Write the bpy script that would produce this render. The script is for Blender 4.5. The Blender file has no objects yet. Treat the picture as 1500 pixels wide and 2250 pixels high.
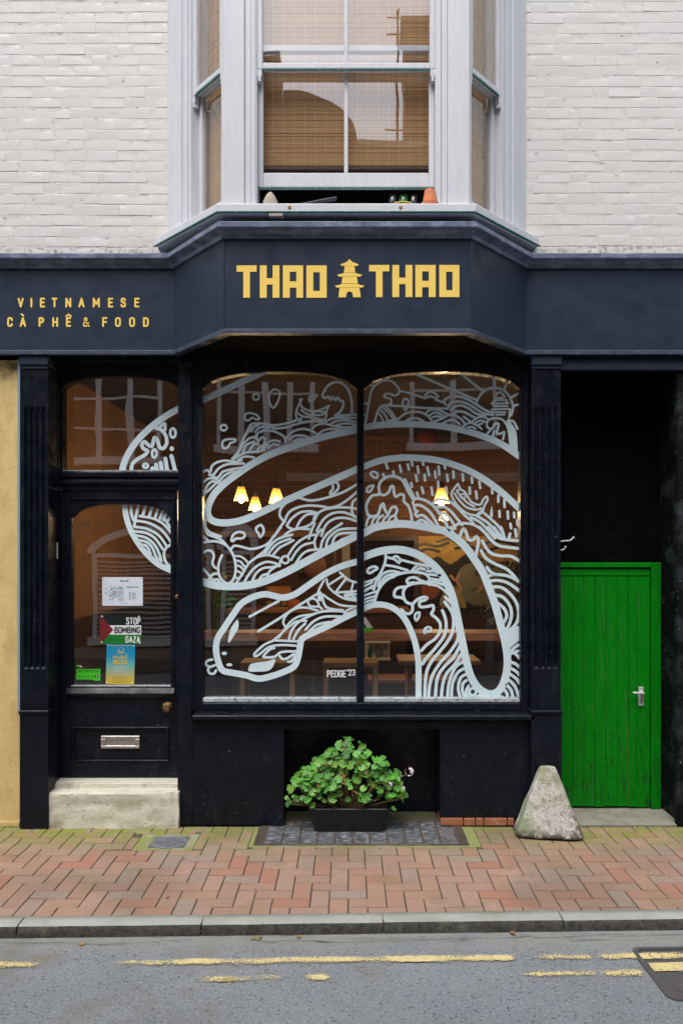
import bpy, bmesh, math, random
from mathutils import Vector, Matrix, noise as mnoise
R = math.radians
rng = random.Random(7)
scene = bpy.context.scene
COL = scene.collection

# ---------------------------------------------------------------- camera
# wall plane of the shop is Y = 0, pavement at the wall Z = 0, the camera stands in the road
F, D0, VX, VY, CZ = 1716.0, 5.5, 765.0, 1220.0, 1.907
cam_d = bpy.data.cameras.new('camera')
cam = bpy.data.objects.new('camera', cam_d); COL.objects.link(cam)
cam.location = (0, -D0, CZ); cam.rotation_euler = (R(90), 0, 0)
cam_d.sensor_fit = 'VERTICAL'; cam_d.sensor_height = 36.0
cam_d.lens = 36.0 * F / 2250.0
cam_d.shift_x = -(VX - 750.0) / 2250.0
cam_d.shift_y = (VY - 1125.0) / 2250.0
cam_d.clip_end = 500; cam_d.clip_start = 0.05
scene.camera = cam

# ---------------------------------------------------------------- sky and sun (overcast)
SUN_EL, SUN_AZ = 60.0, 200.0     # azimuth measured from +Y clockwise: high behind the camera
world = bpy.data.worlds.new('World'); scene.world = world; world.use_nodes = True
wn, wl = world.node_tree.nodes, world.node_tree.links
bg = wn['Background']
sky = wn.new('ShaderNodeTexSky'); sky.sky_type = 'NISHITA'; sky.sun_disc = False
sky.sun_elevation = R(SUN_EL); sky.sun_rotation = R(SUN_AZ)
sky.dust_density = 3.0; sky.air_density = 1.0; sky.ozone_density = 1.0
hs = wn.new('ShaderNodeHueSaturation'); hs.inputs['Saturation'].default_value = 0.60
wl.new(sky.outputs[0], hs.inputs['Color']); wl.new(hs.outputs[0], bg.inputs['Color'])
bg.inputs['Strength'].default_value = 0.15
sun_d = bpy.data.lights.new('sun', 'SUN'); sun_d.energy = 1.5; sun_d.angle = R(40); sun_d.color = (1, .97, .93)
sun = bpy.data.objects.new('sun', sun_d); COL.objects.link(sun)
sd = Vector((math.sin(R(SUN_AZ)) * math.cos(R(SUN_EL)), math.cos(R(SUN_AZ)) * math.cos(R(SUN_EL)), math.sin(R(SUN_EL))))
sun.rotation_euler = sd.to_track_quat('Z', 'Y').to_euler(); sun.location = (0, -6, 12)
vs = scene.view_settings
vs.view_transform = 'Standard'; vs.look = 'None'; vs.exposure = 0.75; vs.gamma = 1.0; vs.use_curve_mapping = False

# ---------------------------------------------------------------- helpers
def X(px, Y): return (px - VX) / F * (D0 + Y)
def Z(py, Y): return CZ + (VY - py) / F * (D0 + Y)

def catmull(pts, closed=False, n=5):
    if len(pts) < 3: return [tuple(p) for p in pts]
    out = []; m = len(pts)
    for i in range(m if closed else m - 1):
        if closed: p = [pts[(i + k) % m] for k in (-1, 0, 1, 2)]
        else: p = [pts[max(i - 1, 0)], pts[i], pts[i + 1], pts[min(i + 2, m - 1)]]
        for s in range(n):
            t = s / n
            out.append(tuple(.5 * (2 * p[1][a] + (p[2][a] - p[0][a]) * t + (2 * p[0][a] - 5 * p[1][a] + 4 * p[2][a] - p[3][a]) * t * t
                       + (3 * p[1][a] - p[0][a] - 3 * p[2][a] + p[3][a]) * t ** 3) for a in range(len(p[0]))))
    if not closed: out.append(tuple(pts[-1]))
    return out

class MB:
    """collects geometry; build() links it as one mesh object"""
    def __init__(s, tf=None): s.v = []; s.f = []; s.tf = tf
    def add(s, vs_, fs):
        o = len(s.v)
        s.v += [s.tf(*p) if s.tf else tuple(p) for p in vs_]
        s.f += [tuple(i + o for i in q) for q in fs]
    def box(s, x0, x1, y0, y1, z0, z1, ch=0.0):
        if x0 > x1: x0, x1 = x1, x0
        if y0 > y1: y0, y1 = y1, y0
        if z0 > z1: z0, z1 = z1, z0
        ch = min(ch, (x1 - x0) * .3, (y1 - y0) * .3, (z1 - z0) * .3)
        if ch <= 0:
            s.add([(x0,y0,z0),(x1,y0,z0),(x1,y1,z0),(x0,y1,z0),(x0,y0,z1),(x1,y0,z1),(x1,y1,z1),(x0,y1,z1)],
                  [(0,3,2,1),(4,5,6,7),(0,1,5,4),(1,2,6,5),(2,3,7,6),(3,0,4,7)]); return
        xs, ys, zs = (x0, x1), (y0, y1), (z0, z1); v = []; idx = {}
        for i in (0, 1):
            for j in (0, 1):
                for k in (0, 1):
                    sx, sy, sz = 1 - 2 * i, 1 - 2 * j, 1 - 2 * k
                    for a in range(3):
                        idx[i, j, k, a] = len(v)
                        v.append((xs[i] + (sx * ch if a != 0 else 0), ys[j] + (sy * ch if a != 1 else 0), zs[k] + (sz * ch if a != 2 else 0)))
        f = []
        def q(*c): f.append(tuple(idx[x] for x in c))
        for i in (0, 1):
            t = [(i,0,0,0),(i,1,0,0),(i,1,1,0),(i,0,1,0)]; q(*(t if i else t[::-1]))
            t = [(0,i,0,1),(1,i,0,1),(1,i,1,1),(0,i,1,1)]; q(*(t[::-1] if i else t))
            t = [(0,0,i,2),(1,0,i,2),(1,1,i,2),(0,1,i,2)]; q(*(t if i else t[::-1]))
        for i in (0, 1):
            for j in (0, 1):
                q((0,i,j,1),(1,i,j,1),(1,i,j,2),(0,i,j,2))
                q((i,0,j,0),(i,1,j,0),(i,1,j,2),(i,0,j,2))
                q((i,j,0,0),(i,j,1,0),(i,j,1,1),(i,j,0,1))
                for k in (0, 1): q((i,j,k,0),(i,j,k,1),(i,j,k,2))
        s.add(v, f)
    def prism(s, poly, y0, y1):
        n = len(poly)
        s.add([(x, y0, z) for x, z in poly] + [(x, y1, z) for x, z in poly],
              [tuple(range(n)), tuple(range(2 * n - 1, n - 1, -1))] + [(i, i + n, (i + 1) % n + n, (i + 1) % n) for i in range(n)])
    def vprism(s, poly, z0, z1):
        n = len(poly)
        s.add([(x, y, z0) for x, y in poly] + [(x, y, z1) for x, y in poly],
              [tuple(range(n - 1, -1, -1)), tuple(range(n, 2 * n))] + [(i, (i + 1) % n, (i + 1) % n + n, i + n) for i in range(n)])
    def sweep(s, path, prof):
        """closed profile [(outward offset, z)] along a plan path (facing -Y when running +X), mitred"""
        n, m = len(path), len(prof); nrm = []
        for i in range(n):
            ds = []
            if i > 0: ds.append(Vector((path[i][0] - path[i-1][0], path[i][1] - path[i-1][1])).normalized())
            if i < n - 1: ds.append(Vector((path[i+1][0] - path[i][0], path[i+1][1] - path[i][1])).normalized())
            ns = [Vector((d.y, -d.x)) for d in ds]
            b = ns[0] if len(ns) == 1 else (ns[0] + ns[1]) / (1 + ns[0].dot(ns[1]))
            nrm.append(b)
        v = [(path[i][0] + nrm[i].x * o, path[i][1] + nrm[i].y * o, z) for i in range(n) for o, z in prof]
        f = [(i*m+j, (i+1)*m+j, (i+1)*m+(j+1) % m, i*m+(j+1) % m) for i in range(n-1) for j in range(m)]
        f += [tuple(range(m)), tuple((n-1)*m + j for j in range(m-1, -1, -1))]
        s.add(v, f)
    def tube(s, pts, r, n=8, closed=False):
        pts = [Vector(p) for p in pts]; m = len(pts); v = []
        rs = r if isinstance(r, (list, tuple)) else [r] * m
        up = None
        for i, p in enumerate(pts):
            t = (pts[min(i+1, m-1)] - pts[max(i-1, 0)])
            if closed: t = pts[(i+1) % m] - pts[i-1]
            t = t.normalized()
            if up is None: up = t.orthogonal().normalized()
            up = (up - t * up.dot(t)); up = up.normalized() if up.length > 1e-6 else t.orthogonal().normalized()
            w = t.cross(up)
            for k in range(n):
                a = 2 * math.pi * k / n
                v.append(tuple(p + (up * math.cos(a) + w * math.sin(a)) * rs[i]))
        f = [(i*n+k, i*n+(k+1) % n, ((i+1) % m)*n+(k+1) % n, ((i+1) % m)*n+k) for i in range(m if closed else m-1) for k in range(n)]
        if not closed: f += [tuple(range(n-1, -1, -1)), tuple((m-1)*n+k for k in range(n))]
        s.add(v, f)
    def lathe(s, prof, c=(0,0,0), n=20, axis='Z', caps=True):
        m = len(prof); v = []
        for r, h in prof:
            for k in range(n):
                a = 2 * math.pi * k / n; x, y = r * math.cos(a), r * math.sin(a)
                p = {'Z': (x, y, h), 'Y': (x, h, y), 'X': (h, x, y)}[axis]
                v.append((p[0]+c[0], p[1]+c[1], p[2]+c[2]))
        f = [(i*n+k, i*n+(k+1) % n, (i+1)*n+(k+1) % n, (i+1)*n+k) for i in range(m-1) for k in range(n)]
        if caps: f += [tuple(range(n-1, -1, -1)), tuple((m-1)*n+k for k in range(n))]
        s.add(v, f)
    def ribbon(s, pts, w, y, closed=False, cap=True, smooth=True, n=5):
        """flat painted stroke in the XZ plane at depth y"""
        if smooth: pts = catmull(pts, closed, n)
        P = [Vector(p) for p in pts]; m = len(P); L = []; Rr = []
        for i in range(m):
            if closed: a, b = P[i] - P[i-1], P[(i+1) % m] - P[i]
            else: a = P[i] - P[i-1] if i else P[1] - P[0]; b = P[i+1] - P[i] if i < m-1 else a
            if a.length < 1e-9: a = b
            if b.length < 1e-9: b = a
            a = a.normalized(); b = b.normalized()
            na = Vector((-a.y, a.x)); nb = Vector((-b.y, b.x)); k = na + nb
            k = na if k.length < .2 else k / max(.55, 1 + na.dot(nb))
            L.append(P[i] + k * w / 2); Rr.append(P[i] - k * w / 2)
        v = []; f = []
        for i in range(m): v += [(L[i].x, y, L[i].y), (Rr[i].x, y, Rr[i].y)]
        for i in range(m if closed else m-1):
            j = (i + 1) % m; f.append((2*i, 2*i+1, 2*j+1, 2*j))
        if cap and not closed:
            for e, q in ((0, 1), (m-1, m-2)):
                d = (P[e] - P[q]).normalized(); nn = Vector((-d.y, d.x)); o = len(v); k = 6
                for t in range(k + 1):
                    a = math.pi * t / k; c = P[e] + (nn * math.cos(a) + d * math.sin(a)) * w / 2
                    v.append((c.x, y, c.y))
                f.append(tuple(range(o, o + k + 1)))
        s.add(v, f)
    def build(s, name, mat, parent=None, smooth=False, kind=None, clip=None, loc=None):
        me = bpy.data.meshes.new(name)
        me.from_pydata(s.v, [], s.f)
        bm = bmesh.new(); bm.from_mesh(me)
        if clip:
            for co, no in clip:
                bmesh.ops.bisect_plane(bm, geom=bm.verts[:] + bm.edges[:] + bm.faces[:], plane_co=co, plane_no=no, clear_outer=True)
        bmesh.ops.recalc_face_normals(bm, faces=bm.faces[:])
        bm.to_mesh(me); bm.free()
        if smooth: me.polygons.foreach_set('use_smooth', [True] * len(me.polygons))
        me.materials.append(mat)
        return link(name, me, parent, kind, loc)

def link(name, me, parent=None, kind=None, loc=None):
    o = bpy.data.objects.new(name, me); COL.objects.link(o)
    if parent is not None:
        o.parent = parent
    if loc is not None: o.location = loc
    elif parent is not None and parent.get('_w'): o.location = [-c for c in parent.location]
    if kind: o['kind'] = kind
    return o

def auto_smooth(o, deg=35):
    me = o.data; me.polygons.foreach_set('use_smooth', [True] * len(me.polygons))
    me.set_sharp_from_angle(angle=R(deg))
    return o

def thing(name, label, cat, loc=(0,0,0), rz=0, group=None, parts_local=True):
    o = bpy.data.objects.new(name, None); COL.objects.link(o)
    o.location = loc; o.rotation_euler = (0, 0, rz); o.empty_display_size = .1
    o['label'] = label; o['category'] = cat
    if group: o['group'] = group
    return o
def part_empty(name, parent, loc=(0,0,0)):
    o = bpy.data.objects.new(name, None); COL.objects.link(o); o.parent = parent; o.location = loc; o.empty_display_size = .05
    return o
def tag(o, label, cat, group=None):
    o['label'] = label; o['category'] = cat
    if group: o['group'] = group
    return o
def copy_tree(o, parent=None):
    c = o.copy(); COL.objects.link(c); c.parent = parent
    for ch in list(o.children): copy_tree(ch, c)
    return c

# ---------------------------------------------------------------- materials
class NT:
    def __init__(s, name):
        s.m = bpy.data.materials.new(name); s.m.use_nodes = True; s.t = s.m.node_tree; s.t.nodes.clear()
        s.out = s.n('ShaderNodeOutputMaterial')
    def n(s, typ, **kw):
        k = s.t.nodes.new(typ)
        for a, b in kw.items(): setattr(k, a, b)
        return k
    def put(s, sock, val):
        if isinstance(val, bpy.types.NodeSocket): s.t.links.new(val, sock)
        elif isinstance(val, (tuple, list)) and len(val) == 3 and sock.type == 'RGBA': sock.default_value = (*val, 1)
        else: sock.default_value = val
    def pos(s):
        if not hasattr(s, '_p'): s._p = s.n('ShaderNodeNewGeometry').outputs['Position']
        return s._p
    def mapped(s, stretch=(1,1,1), off=(0,0,0), src=None):
        k = s.n('ShaderNodeMapping'); s.put(k.inputs['Vector'], src or s.pos()); k.inputs['Scale'].default_value = stretch; k.inputs['Location'].default_value = off
        return k.outputs[0]
    def noise(s, scale, detail=4, rough=.55, vec=None, dist=0):
        k = s.n('ShaderNodeTexNoise'); s.put(k.inputs['Vector'], vec or s.pos())
        k.inputs['Scale'].default_value = scale; k.inputs['Detail'].default_value = detail; k.inputs['Roughness'].default_value = rough; k.inputs['Distortion'].default_value = dist
        return k.outputs['Fac']
    def rng(s, v, lo, hi, a=0., b=1.):
        k = s.n('ShaderNodeMapRange'); s.put(k.inputs[0], v)
        for i, q in zip((1, 2, 3, 4), (lo, hi, a, b)): k.inputs[i].default_value = q
        return k.outputs[0]
    def math(s, op, a, b=None):
        k = s.n('ShaderNodeMath', operation=op); s.put(k.inputs[0], a)
        if b is not None: s.put(k.inputs[1], b)
        return k.outputs[0]
    def mix(s, f, a, b):
        k = s.n('ShaderNodeMix', data_type='RGBA'); s.put(k.inputs[0], f); s.put(k.inputs[6], a); s.put(k.inputs[7], b)
        return k.outputs[2]
    def axis(s, i):
        k = s.n('ShaderNodeSeparateXYZ'); s.put(k.inputs[0], s.pos()); return k.outputs[i]
    def ramp(s, v, cols, interp='LINEAR'):
        k = s.n('ShaderNodeValToRGB'); s.put(k.inputs[0], v); cr = k.color_ramp; cr.interpolation = interp
        while len(cr.elements) < len(cols): cr.elements.new(.5)
        for e, (p, c) in zip(cr.elements, cols): e.position = p; e.color = (*c, 1)
        return k.outputs[0]

def mk(name, col, rough=.6, metal=0., spec=.5, layers=(), bump=(), rnd=None, coat=0., rvar=0., bdist=.002):
    """procedural principled; layers = (colour, noise scale, lo, hi, amount[, stretch[, (axis, lo, hi)]])"""
    t = NT(name); p = t.n('ShaderNodeBsdfPrincipled'); t.put(t.out.inputs[0], p.outputs[0])
    c = None
    if rnd:
        oi = t.n('ShaderNodeObjectInfo')
        c = t.ramp(oi.outputs['Random'], [(i / len(rnd), q) for i, q in enumerate(rnd)], 'CONSTANT')
    else:
        k = t.n('ShaderNodeRGB'); k.outputs[0].default_value = (*col, 1); c = k.outputs[0]
    for i, L in enumerate(layers):
        lc, sc, lo, hi, am = L[:5]; st = L[5] if len(L) > 5 and L[5] else (1, 1, 1)
        v = t.noise(sc, 5, .6, t.mapped(st, (3.1 * i + 1, 7.7 * i, 1.3 * i)))
        f = t.math('MULTIPLY', t.rng(v, lo, hi), am)
        if len(L) > 6: f = t.math('MULTIPLY', f, t.rng(t.axis(L[6][0]), L[6][1], L[6][2]))
        c = t.mix(f, c, lc)
    t.put(p.inputs['Base Color'], c)
    p.inputs['Metallic'].default_value = metal; p.inputs['Specular IOR Level'].default_value = spec
    if rvar: t.put(p.inputs['Roughness'], t.rng(t.noise(9, 5), .35, .65, max(.03, rough - rvar), min(1, rough + rvar)))
    else: p.inputs['Roughness'].default_value = rough
    if coat: p.inputs['Coat Weight'].default_value = coat; p.inputs['Coat Roughness'].default_value = .15
    if bump:
        h = None
        for b in bump:
            v = t.math('MULTIPLY', t.noise(b[0], 5, .6, t.mapped(b[2] if len(b) > 2 else (1,1,1))), b[1])
            h = v if h is None else t.math('ADD', h, v)
        k = t.n('ShaderNodeBump'); k.inputs['Strength'].default_value = 1.0; k.inputs['Distance'].default_value = bdist
        t.put(k.inputs['Height'], h); t.put(p.inputs['Normal'], k.outputs[0])
    return t.m

M = {}
M['white_brick'] = mk('white_brick_paint', (.615, .605, .575), .55, layers=[((.60,.595,.59), 1.6, .4, .65, .8), ((.58,.54,.46), 2.3, .52, .72, .5), ((.64,.635,.62), 6, .5, .65, .6, (1, 1, 2.5)), ((.48,.46,.42), 9, .62, .74, .5, (2, 1, .4)),
    ((.36,.34,.29), 30, .66, .74, .55), ((.07,.08,.06), 60, .70, .74, .8), ((.10,.12,.07), 26, .52, .6, .9, None, (2, 4.10, 4.02)), ((.62,.56,.45), 8, .5, .7, .5, None, (2, 4.5, 4.1)),
    ((.5,.33,.2), 14, .73, .78, .5)],
    bump=[(22, 1.2), (60, .8, (.5, 1, 1.4)), (180, .35)], bdist=.0013)
M['mortar_paint'] = mk('painted_mortar', (.60, .59, .56), .6, layers=[((.50,.48,.44), 24, .56, .68, .6), ((.12,.12,.10), 40, .615, .67, .75, (.5, 1, 1.4)), ((.08,.10,.06), 20, .48, .56, .9, None, (2, 4.12, 4.03))],
    bump=[(22, 1.2), (60, .8, (.5, 1, 1.4)), (180, .35)], bdist=.0013)
M['white_wood'] = mk('white_window_paint', (.61, .625, .655), .42, layers=[((.56,.58,.62), 3, .42, .62, .8, (6, 6, 1)), ((.34,.32,.29), 30, .65, .71, .6, (2, 2, .35)), ((.52,.515,.50), 7, .54, .70, .4, (3, 3, .5)), ((.42,.2,.06), 16, .745, .78, .85, (1, 1, .6)), ((.5,.48,.4), 90, .68, .74, .4)],
    bump=[(60, .6, (2, 2, .4)), (300, .2)], bdist=.0015)
M['teal_edge'] = mk('old_green_paint', (.05, .22, .18), .5, layers=[((.5,.52,.5), 50, .55, .65, .6)])
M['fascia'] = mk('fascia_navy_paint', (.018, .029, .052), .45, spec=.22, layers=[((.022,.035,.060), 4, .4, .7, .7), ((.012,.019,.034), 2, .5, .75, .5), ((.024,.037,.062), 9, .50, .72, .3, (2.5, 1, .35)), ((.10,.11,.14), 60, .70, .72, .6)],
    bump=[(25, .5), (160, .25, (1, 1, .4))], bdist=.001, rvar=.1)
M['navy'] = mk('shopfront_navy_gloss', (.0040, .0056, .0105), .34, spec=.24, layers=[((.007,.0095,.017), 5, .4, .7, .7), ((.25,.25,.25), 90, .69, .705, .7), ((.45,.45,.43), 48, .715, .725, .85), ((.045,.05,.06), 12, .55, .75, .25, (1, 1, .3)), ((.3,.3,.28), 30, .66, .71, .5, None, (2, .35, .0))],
    bump=[(30, .5), (190, .25, (1, 1, .35))], bdist=.001, rvar=.12)
M['crown'] = mk('weathered_lead_highlight', (.10, .13, .21), .38, layers=[((.24,.28,.40), 22, .48, .62, .7, (.4, 1, 1)), ((.03,.04,.06), 12, .55, .7, .6)], bump=[(60, .8, (.4, 1, 1))], bdist=.002)  # weathered lead, its blue lightened to hold the top-edge highlight in the colour
M['black'] = mk('black_board', (.0014, .0014, .002), .8, spec=.06, layers=[((.004,.004,.005), 7, .5, .7, .7)])
M['passage_wall'] = mk('flaking_black_wall', (.003, .0035, .0045), .75, spec=.12, layers=[((.035,.042,.045), 5, .50, .66, .8), ((.4,.4,.38), 60, .67, .69, .8)], bump=[(20, 1.), (70, .5)], bdist=.008)
M['gold'] = mk('gold_sign_paint', (.90, .63, .12), .5, layers=[((.82,.55,.09), 20, .5, .7, .6)])
M['ochre'] = mk('ochre_render', (.66, .49, .21), .8, layers=[((.72,.54,.24), 3, .4, .6, .8), ((.52,.35,.12), 9, .48, .62, .5, (1, 1, .35)), ((.50,.34,.13), 5, .5, .72, .6), ((.12,.08,.04), 45, .66, .72, .6), ((.10,.07,.03), 9, .42, .58, .9, None, (2, 3.05, 3.26)), ((.30,.20,.09), 14, .60, .74, .5)],
    bump=[(40, .8), (160, .8)], bdist=.004)
M['green'] = mk('green_door_paint', (.001, .20, .004), .5, spec=.12, layers=[((.002,.165,.006), 4, .42, .62, .8, (3, 3, .8)), ((.004,.235,.01), 7, .52, .66, .5, (4, 1, .5)), ((.008,.06,.012), 9, .50, .66, .7, (2, 1, .8), (2, .85, .12)), ((.01,.03,.012), 22, .58, .68, .8, (3, 1, .4), (2, 1.0, .2)), ((.45,.5,.42), 70, .69, .705, .85), ((.01,.02,.01), 30, .665, .70, .85, (2, 1, .5)), ((.05,.16,.05), 12, .58, .68, .4, (5, 1, .25))],
    bump=[(40, .7, (3, 1, .3)), (200, .3)], bdist=.0015, rvar=.1)
M['glass'] = None
M['mural'] = mk('chalky_white_window_paint', (.63, .78, .83), .7, layers=[((.56,.71,.77), 7, .42, .62, .8), ((.12,.14,.15), 150, .715, .735, .7), ((.64,.72,.72), 40, .5, .7, .5)])
M['stone_step'] = mk('pale_step_stone', (.66, .645, .54), .85, layers=[((.57,.55,.43), 5, .4, .65, .7), ((.26,.22,.13), 5, .50, .64, .75, (.8, 1, 1.8), (2, .30, .10)), ((.30,.27,.17), 11, .56, .68, .6), ((.62,.60,.52), 16, .5, .7, .6), ((.10,.09,.06), 42, .655, .70, .8)],
    bump=[(14, 1.2, (.7, 1, 1.3)), (75, .7), (220, .4)], bdist=.005)
M['concrete'] = mk('old_cast_concrete', (.55, .54, .49), .9, layers=[((.68,.67,.64), 6, .42, .58, .9), ((.27,.30,.13), 7, .42, .58, .8, None, (2, .16, .40)), ((.20,.26,.10), 5, .40, .56, .8, None, (0, 1.33, 1.20)), ((.06,.048,.03), 14, .36, .46, .95, None, (2, .075, .03)), ((.13,.085,.045), 24, .44, .52, .92, None, (0, 1.44, 1.52)), ((.10,.09,.075), 75, .60, .645, .9), ((.28,.26,.21), 24, .53, .63, .7)],
    bump=[(35, .9), (110, 1.1), (260, .5)], bdist=.008)
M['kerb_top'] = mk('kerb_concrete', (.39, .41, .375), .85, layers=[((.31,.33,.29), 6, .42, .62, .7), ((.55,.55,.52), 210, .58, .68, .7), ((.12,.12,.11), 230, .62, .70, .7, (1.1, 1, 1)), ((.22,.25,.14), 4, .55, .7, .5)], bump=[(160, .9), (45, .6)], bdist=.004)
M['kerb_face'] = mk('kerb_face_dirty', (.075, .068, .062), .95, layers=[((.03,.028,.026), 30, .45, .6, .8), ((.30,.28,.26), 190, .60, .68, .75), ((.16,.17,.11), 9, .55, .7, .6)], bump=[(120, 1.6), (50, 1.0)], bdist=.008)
M['asphalt'] = mk('worn_asphalt', (.285, .31, .33), .9, layers=[((.235,.255,.275), 1.7, .42, .62, .8), ((.46,.47,.48), 80, .56, .64, .9), ((.05,.053,.06), 70, .575, .64, .85, (1, 1.2, 1)), ((.3,.3,.31), 260, .5, .7, .5), ((.62,.62,.62), 48, .69, .71, .85), ((.235,.21,.16), 2.6, .56, .70, .7), ((.20,.245,.225), 2.4, .60, .72, .5), ((.34,.345,.30), 5, .30, .50, .75, None, (1, -1.66, -1.52)), ((.06,.058,.05), 9, .56, .64, .7, (.5, 4, 1), (1, -1.60, -1.50))],
    bump=[(95, 1.5), (230, 1.0), (14, .5)], bdist=.007)
M['gutter'] = mk('gutter_asphalt', (.265, .275, .265), .92, layers=[((.20,.215,.20), 5, .42, .62, .8), ((.34,.34,.31), 130, .58, .68, .7), ((.05,.05,.045), 90, .62, .69, .8), ((.04,.04,.03), 11, .63, .68, .8, (.3, 3, 1))], bump=[(100, 1.4), (230, .8)], bdist=.006)
M['pav_joint'] = mk('sandy_mossy_joint', (.07, .058, .042), .95, layers=[((.06,.085,.02), 6, .48, .62, .85), ((.16,.13,.1), 40, .5, .65, .5)], bump=[(90, 1.)], bdist=.006)
MOSS = [((.20,.21,.05), 6, .36, .56, .85, None, (1, -.62, -.12)), ((.22,.27,.03), 13, .48, .60, .9, None, (1, -.46, -.08)), ((.20,.18,.09), 3.1, .54, .70, .45), ((.17,.125,.09), 1.1, .5, .66, .45), ((.08,.06,.05), 46, .66, .70, .7)]
M['pavior'] = mk('clay_pavior', (.42, .24, .17), .85, rnd=[(.37,.225,.165),(.39,.24,.18),(.35,.22,.165),(.37,.20,.14),(.36,.245,.19),(.385,.23,.17),(.32,.25,.20),(.385,.18,.125),(.36,.235,.18),(.34,.21,.155),(.40,.25,.19),(.37,.215,.155),(.38,.225,.16),(.33,.245,.195)],
    layers=[((.30,.20,.145), 14, .45, .68, .55), ((.46,.31,.24), 120, .60, .70, .5), ((.12,.08,.06), 130, .63, .70, .6)] + MOSS, bump=[(70, .9), (240, .6)], bdist=.004)
M['pavior_far'] = M['pavior']
M['yellow_line'] = None
M['iron'] = mk('rusty_cast_iron', (.13, .105, .085), .75, .3, layers=[((.20,.13,.09), 30, .5, .65, .7), ((.06,.055,.05), 12, .5, .7, .6)], bump=[(90, .8)], bdist=.002)
M['lens'] = mk('grimy_glass_lens', (.105, .115, .13), .35, layers=[((.42,.43,.44), 20, .50, .60, .8, (1, 3.5, 1)), ((.035,.04,.045), 14, .48, .60, .8, (1, 3, 1)), ((.28,.24,.2), 60, .58, .66, .6)], bump=[(30, 1., (1, 4, 1))], bdist=.004)
M['manhole'] = mk('road_iron', (.12, .112, .115), .6, .35, layers=[((.13,.115,.11), 22, .5, .65, .6), ((.2,.2,.19), 90, .62, .7, .6)], bump=[(60, .6)], bdist=.002)
M['pale_cement'] = mk('mossy_cement', (.30, .29, .20), .9, layers=[((.22,.25,.06), 7, .36, .52, .9), ((.45,.45,.4), 50, .55, .68, .5)], bump=[(90, 1.)], bdist=.004)
M['red_brick'] = mk('orange_red_brick', (.36, .13, .06), .85, layers=[((.28,.12,.07), 12, .45, .6, .8), ((.5,.45,.4), 20, .62, .7, .6)], bump=[(60, 1.)], bdist=.004)
M['plastic'] = mk('black_planter_plastic', (.005, .005, .006), .4, layers=[((.035,.03,.028), 30, .58, .72, .5)], bump=[(150, .2)])
M['soil'] = mk('potting_soil', (.035, .022, .014), .95, bump=[(90, 1.)], bdist=.01)
M['leaf'] = mk('pelargonium_leaf', (.05, .2, .03), .5, rnd=[(.055,.22,.022),(.075,.29,.03),(.10,.34,.035),(.035,.15,.018),(.085,.27,.025),(.06,.23,.03),(.13,.32,.035),(.08,.30,.03),(.16,.28,.03)], layers=[((.13,.36,.05), 60, .5, .7, .5)], bump=[(140, .6)], bdist=.002)
M['stem'] = mk('plant_stem', (.17, .16, .06), .7, layers=[((.2,.1,.05), 30, .5, .6, .8)])
M['dry'] = mk('dry_leaf', (.30, .16, .06), .8, layers=[((.14,.07,.03), 40, .5, .65, .8)])
M['petal'] = mk('white_petal', (.80, .74, .80), .6, layers=[((.5,.25,.45), 120, .62, .7, .6)])
M['bamboo'] = mk('bamboo_blind', (.50, .285, .105), .6, layers=[((.36,.185,.06), 5, .4, .62, .8, (.4, .4, 30)), ((.48,.30,.13), 9, .5, .7, .7, (.3, .3, 40))])
M['thread'] = mk('blind_thread', (.62, .50, .34), .8)
M['steel'] = mk('worn_steel', (.50, .47, .44), .38, .85, layers=[((.25,.14,.09), 45, .58, .68, .8)], bump=[(120, .5)], bdist=.001)
M['brass'] = mk('old_brass', (.42, .27, .12), .35, .9, layers=[((.16,.10,.06), 60, .5, .66, .8)])
M['white_metal'] = mk('worn_white_metal', (.55, .56, .55), .4, .2, layers=[((.25,.2,.15), 60, .62, .7, .7)])
M['paper'] = mk('white_paper', (.66, .72, .80), .6, layers=[((.62,.68,.76), 12, .4, .6, .6)])
M['ink'] = mk('dark_ink', (.02, .03, .05), .6)
M['p_black'] = mk('poster_black', (.008, .012, .014), .4)
M['p_white'] = mk('poster_white', (.74, .76, .76), .5)
M['p_red'] = mk('poster_red', (.17, .010, .014), .5)
M['p_green'] = mk('poster_green', (.005, .17, .02), .5)
M['p_yellow'] = mk('poster_yellow', (.62, .44, .04), .5)
M['sticker'] = mk('lime_sticker', (.06, .62, .015), .5)
M['oak'] = mk('pale_oak', (.42, .25, .10), .5, layers=[((.32,.17,.06), 5, .45, .65, .8, (1, 14, 14))], bump=[(40, .3, (1, 12, 12))])
M['copper_wood'] = mk('red_stained_timber', (.30, .12, .065), .4, layers=[((.38,.19,.11), 7, .45, .6, .8, (1, 10, 10))])
M['dark_wood'] = mk('dark_stained_wood', (.035, .018, .010), .5, layers=[((.06,.03,.015), 6, .45, .6, .8, (1, 1, 12))])
M['in_ochre'] = mk('interior_ochre_wall', (.27, .135, .05), .8, layers=[((.19,.09,.035), 2, .4, .6, .7)])
M['in_dark'] = mk('interior_dark', (.035, .024, .018), .8, layers=[((.05,.03,.02), 3, .4, .6, .7)])
M['in_floor'] = mk('interior_floor', (.06, .03, .015), .5, layers=[((.09,.05,.025), 4, .4, .6, .7, (1, 8, 1))])
M['cream'] = mk('upstairs_wall', (.42, .38, .33), .8, layers=[((.36,.32,.28), 2, .4, .6, .7)])
M['mustard'] = mk('mustard_paint', (.40, .24, .05), .7, layers=[((.28,.16,.035), 5, .45, .6, .8), ((.5,.36,.12), 9, .55, .66, .6)])
M['grey_art'] = mk('grey_green_art', (.16, .16, .11), .7)
M['cable'] = mk('black_cable', (.01, .01, .01), .5)
M['red_lantern'] = mk('red_paper_lantern', (.17, .012, .008), .7)
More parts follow.
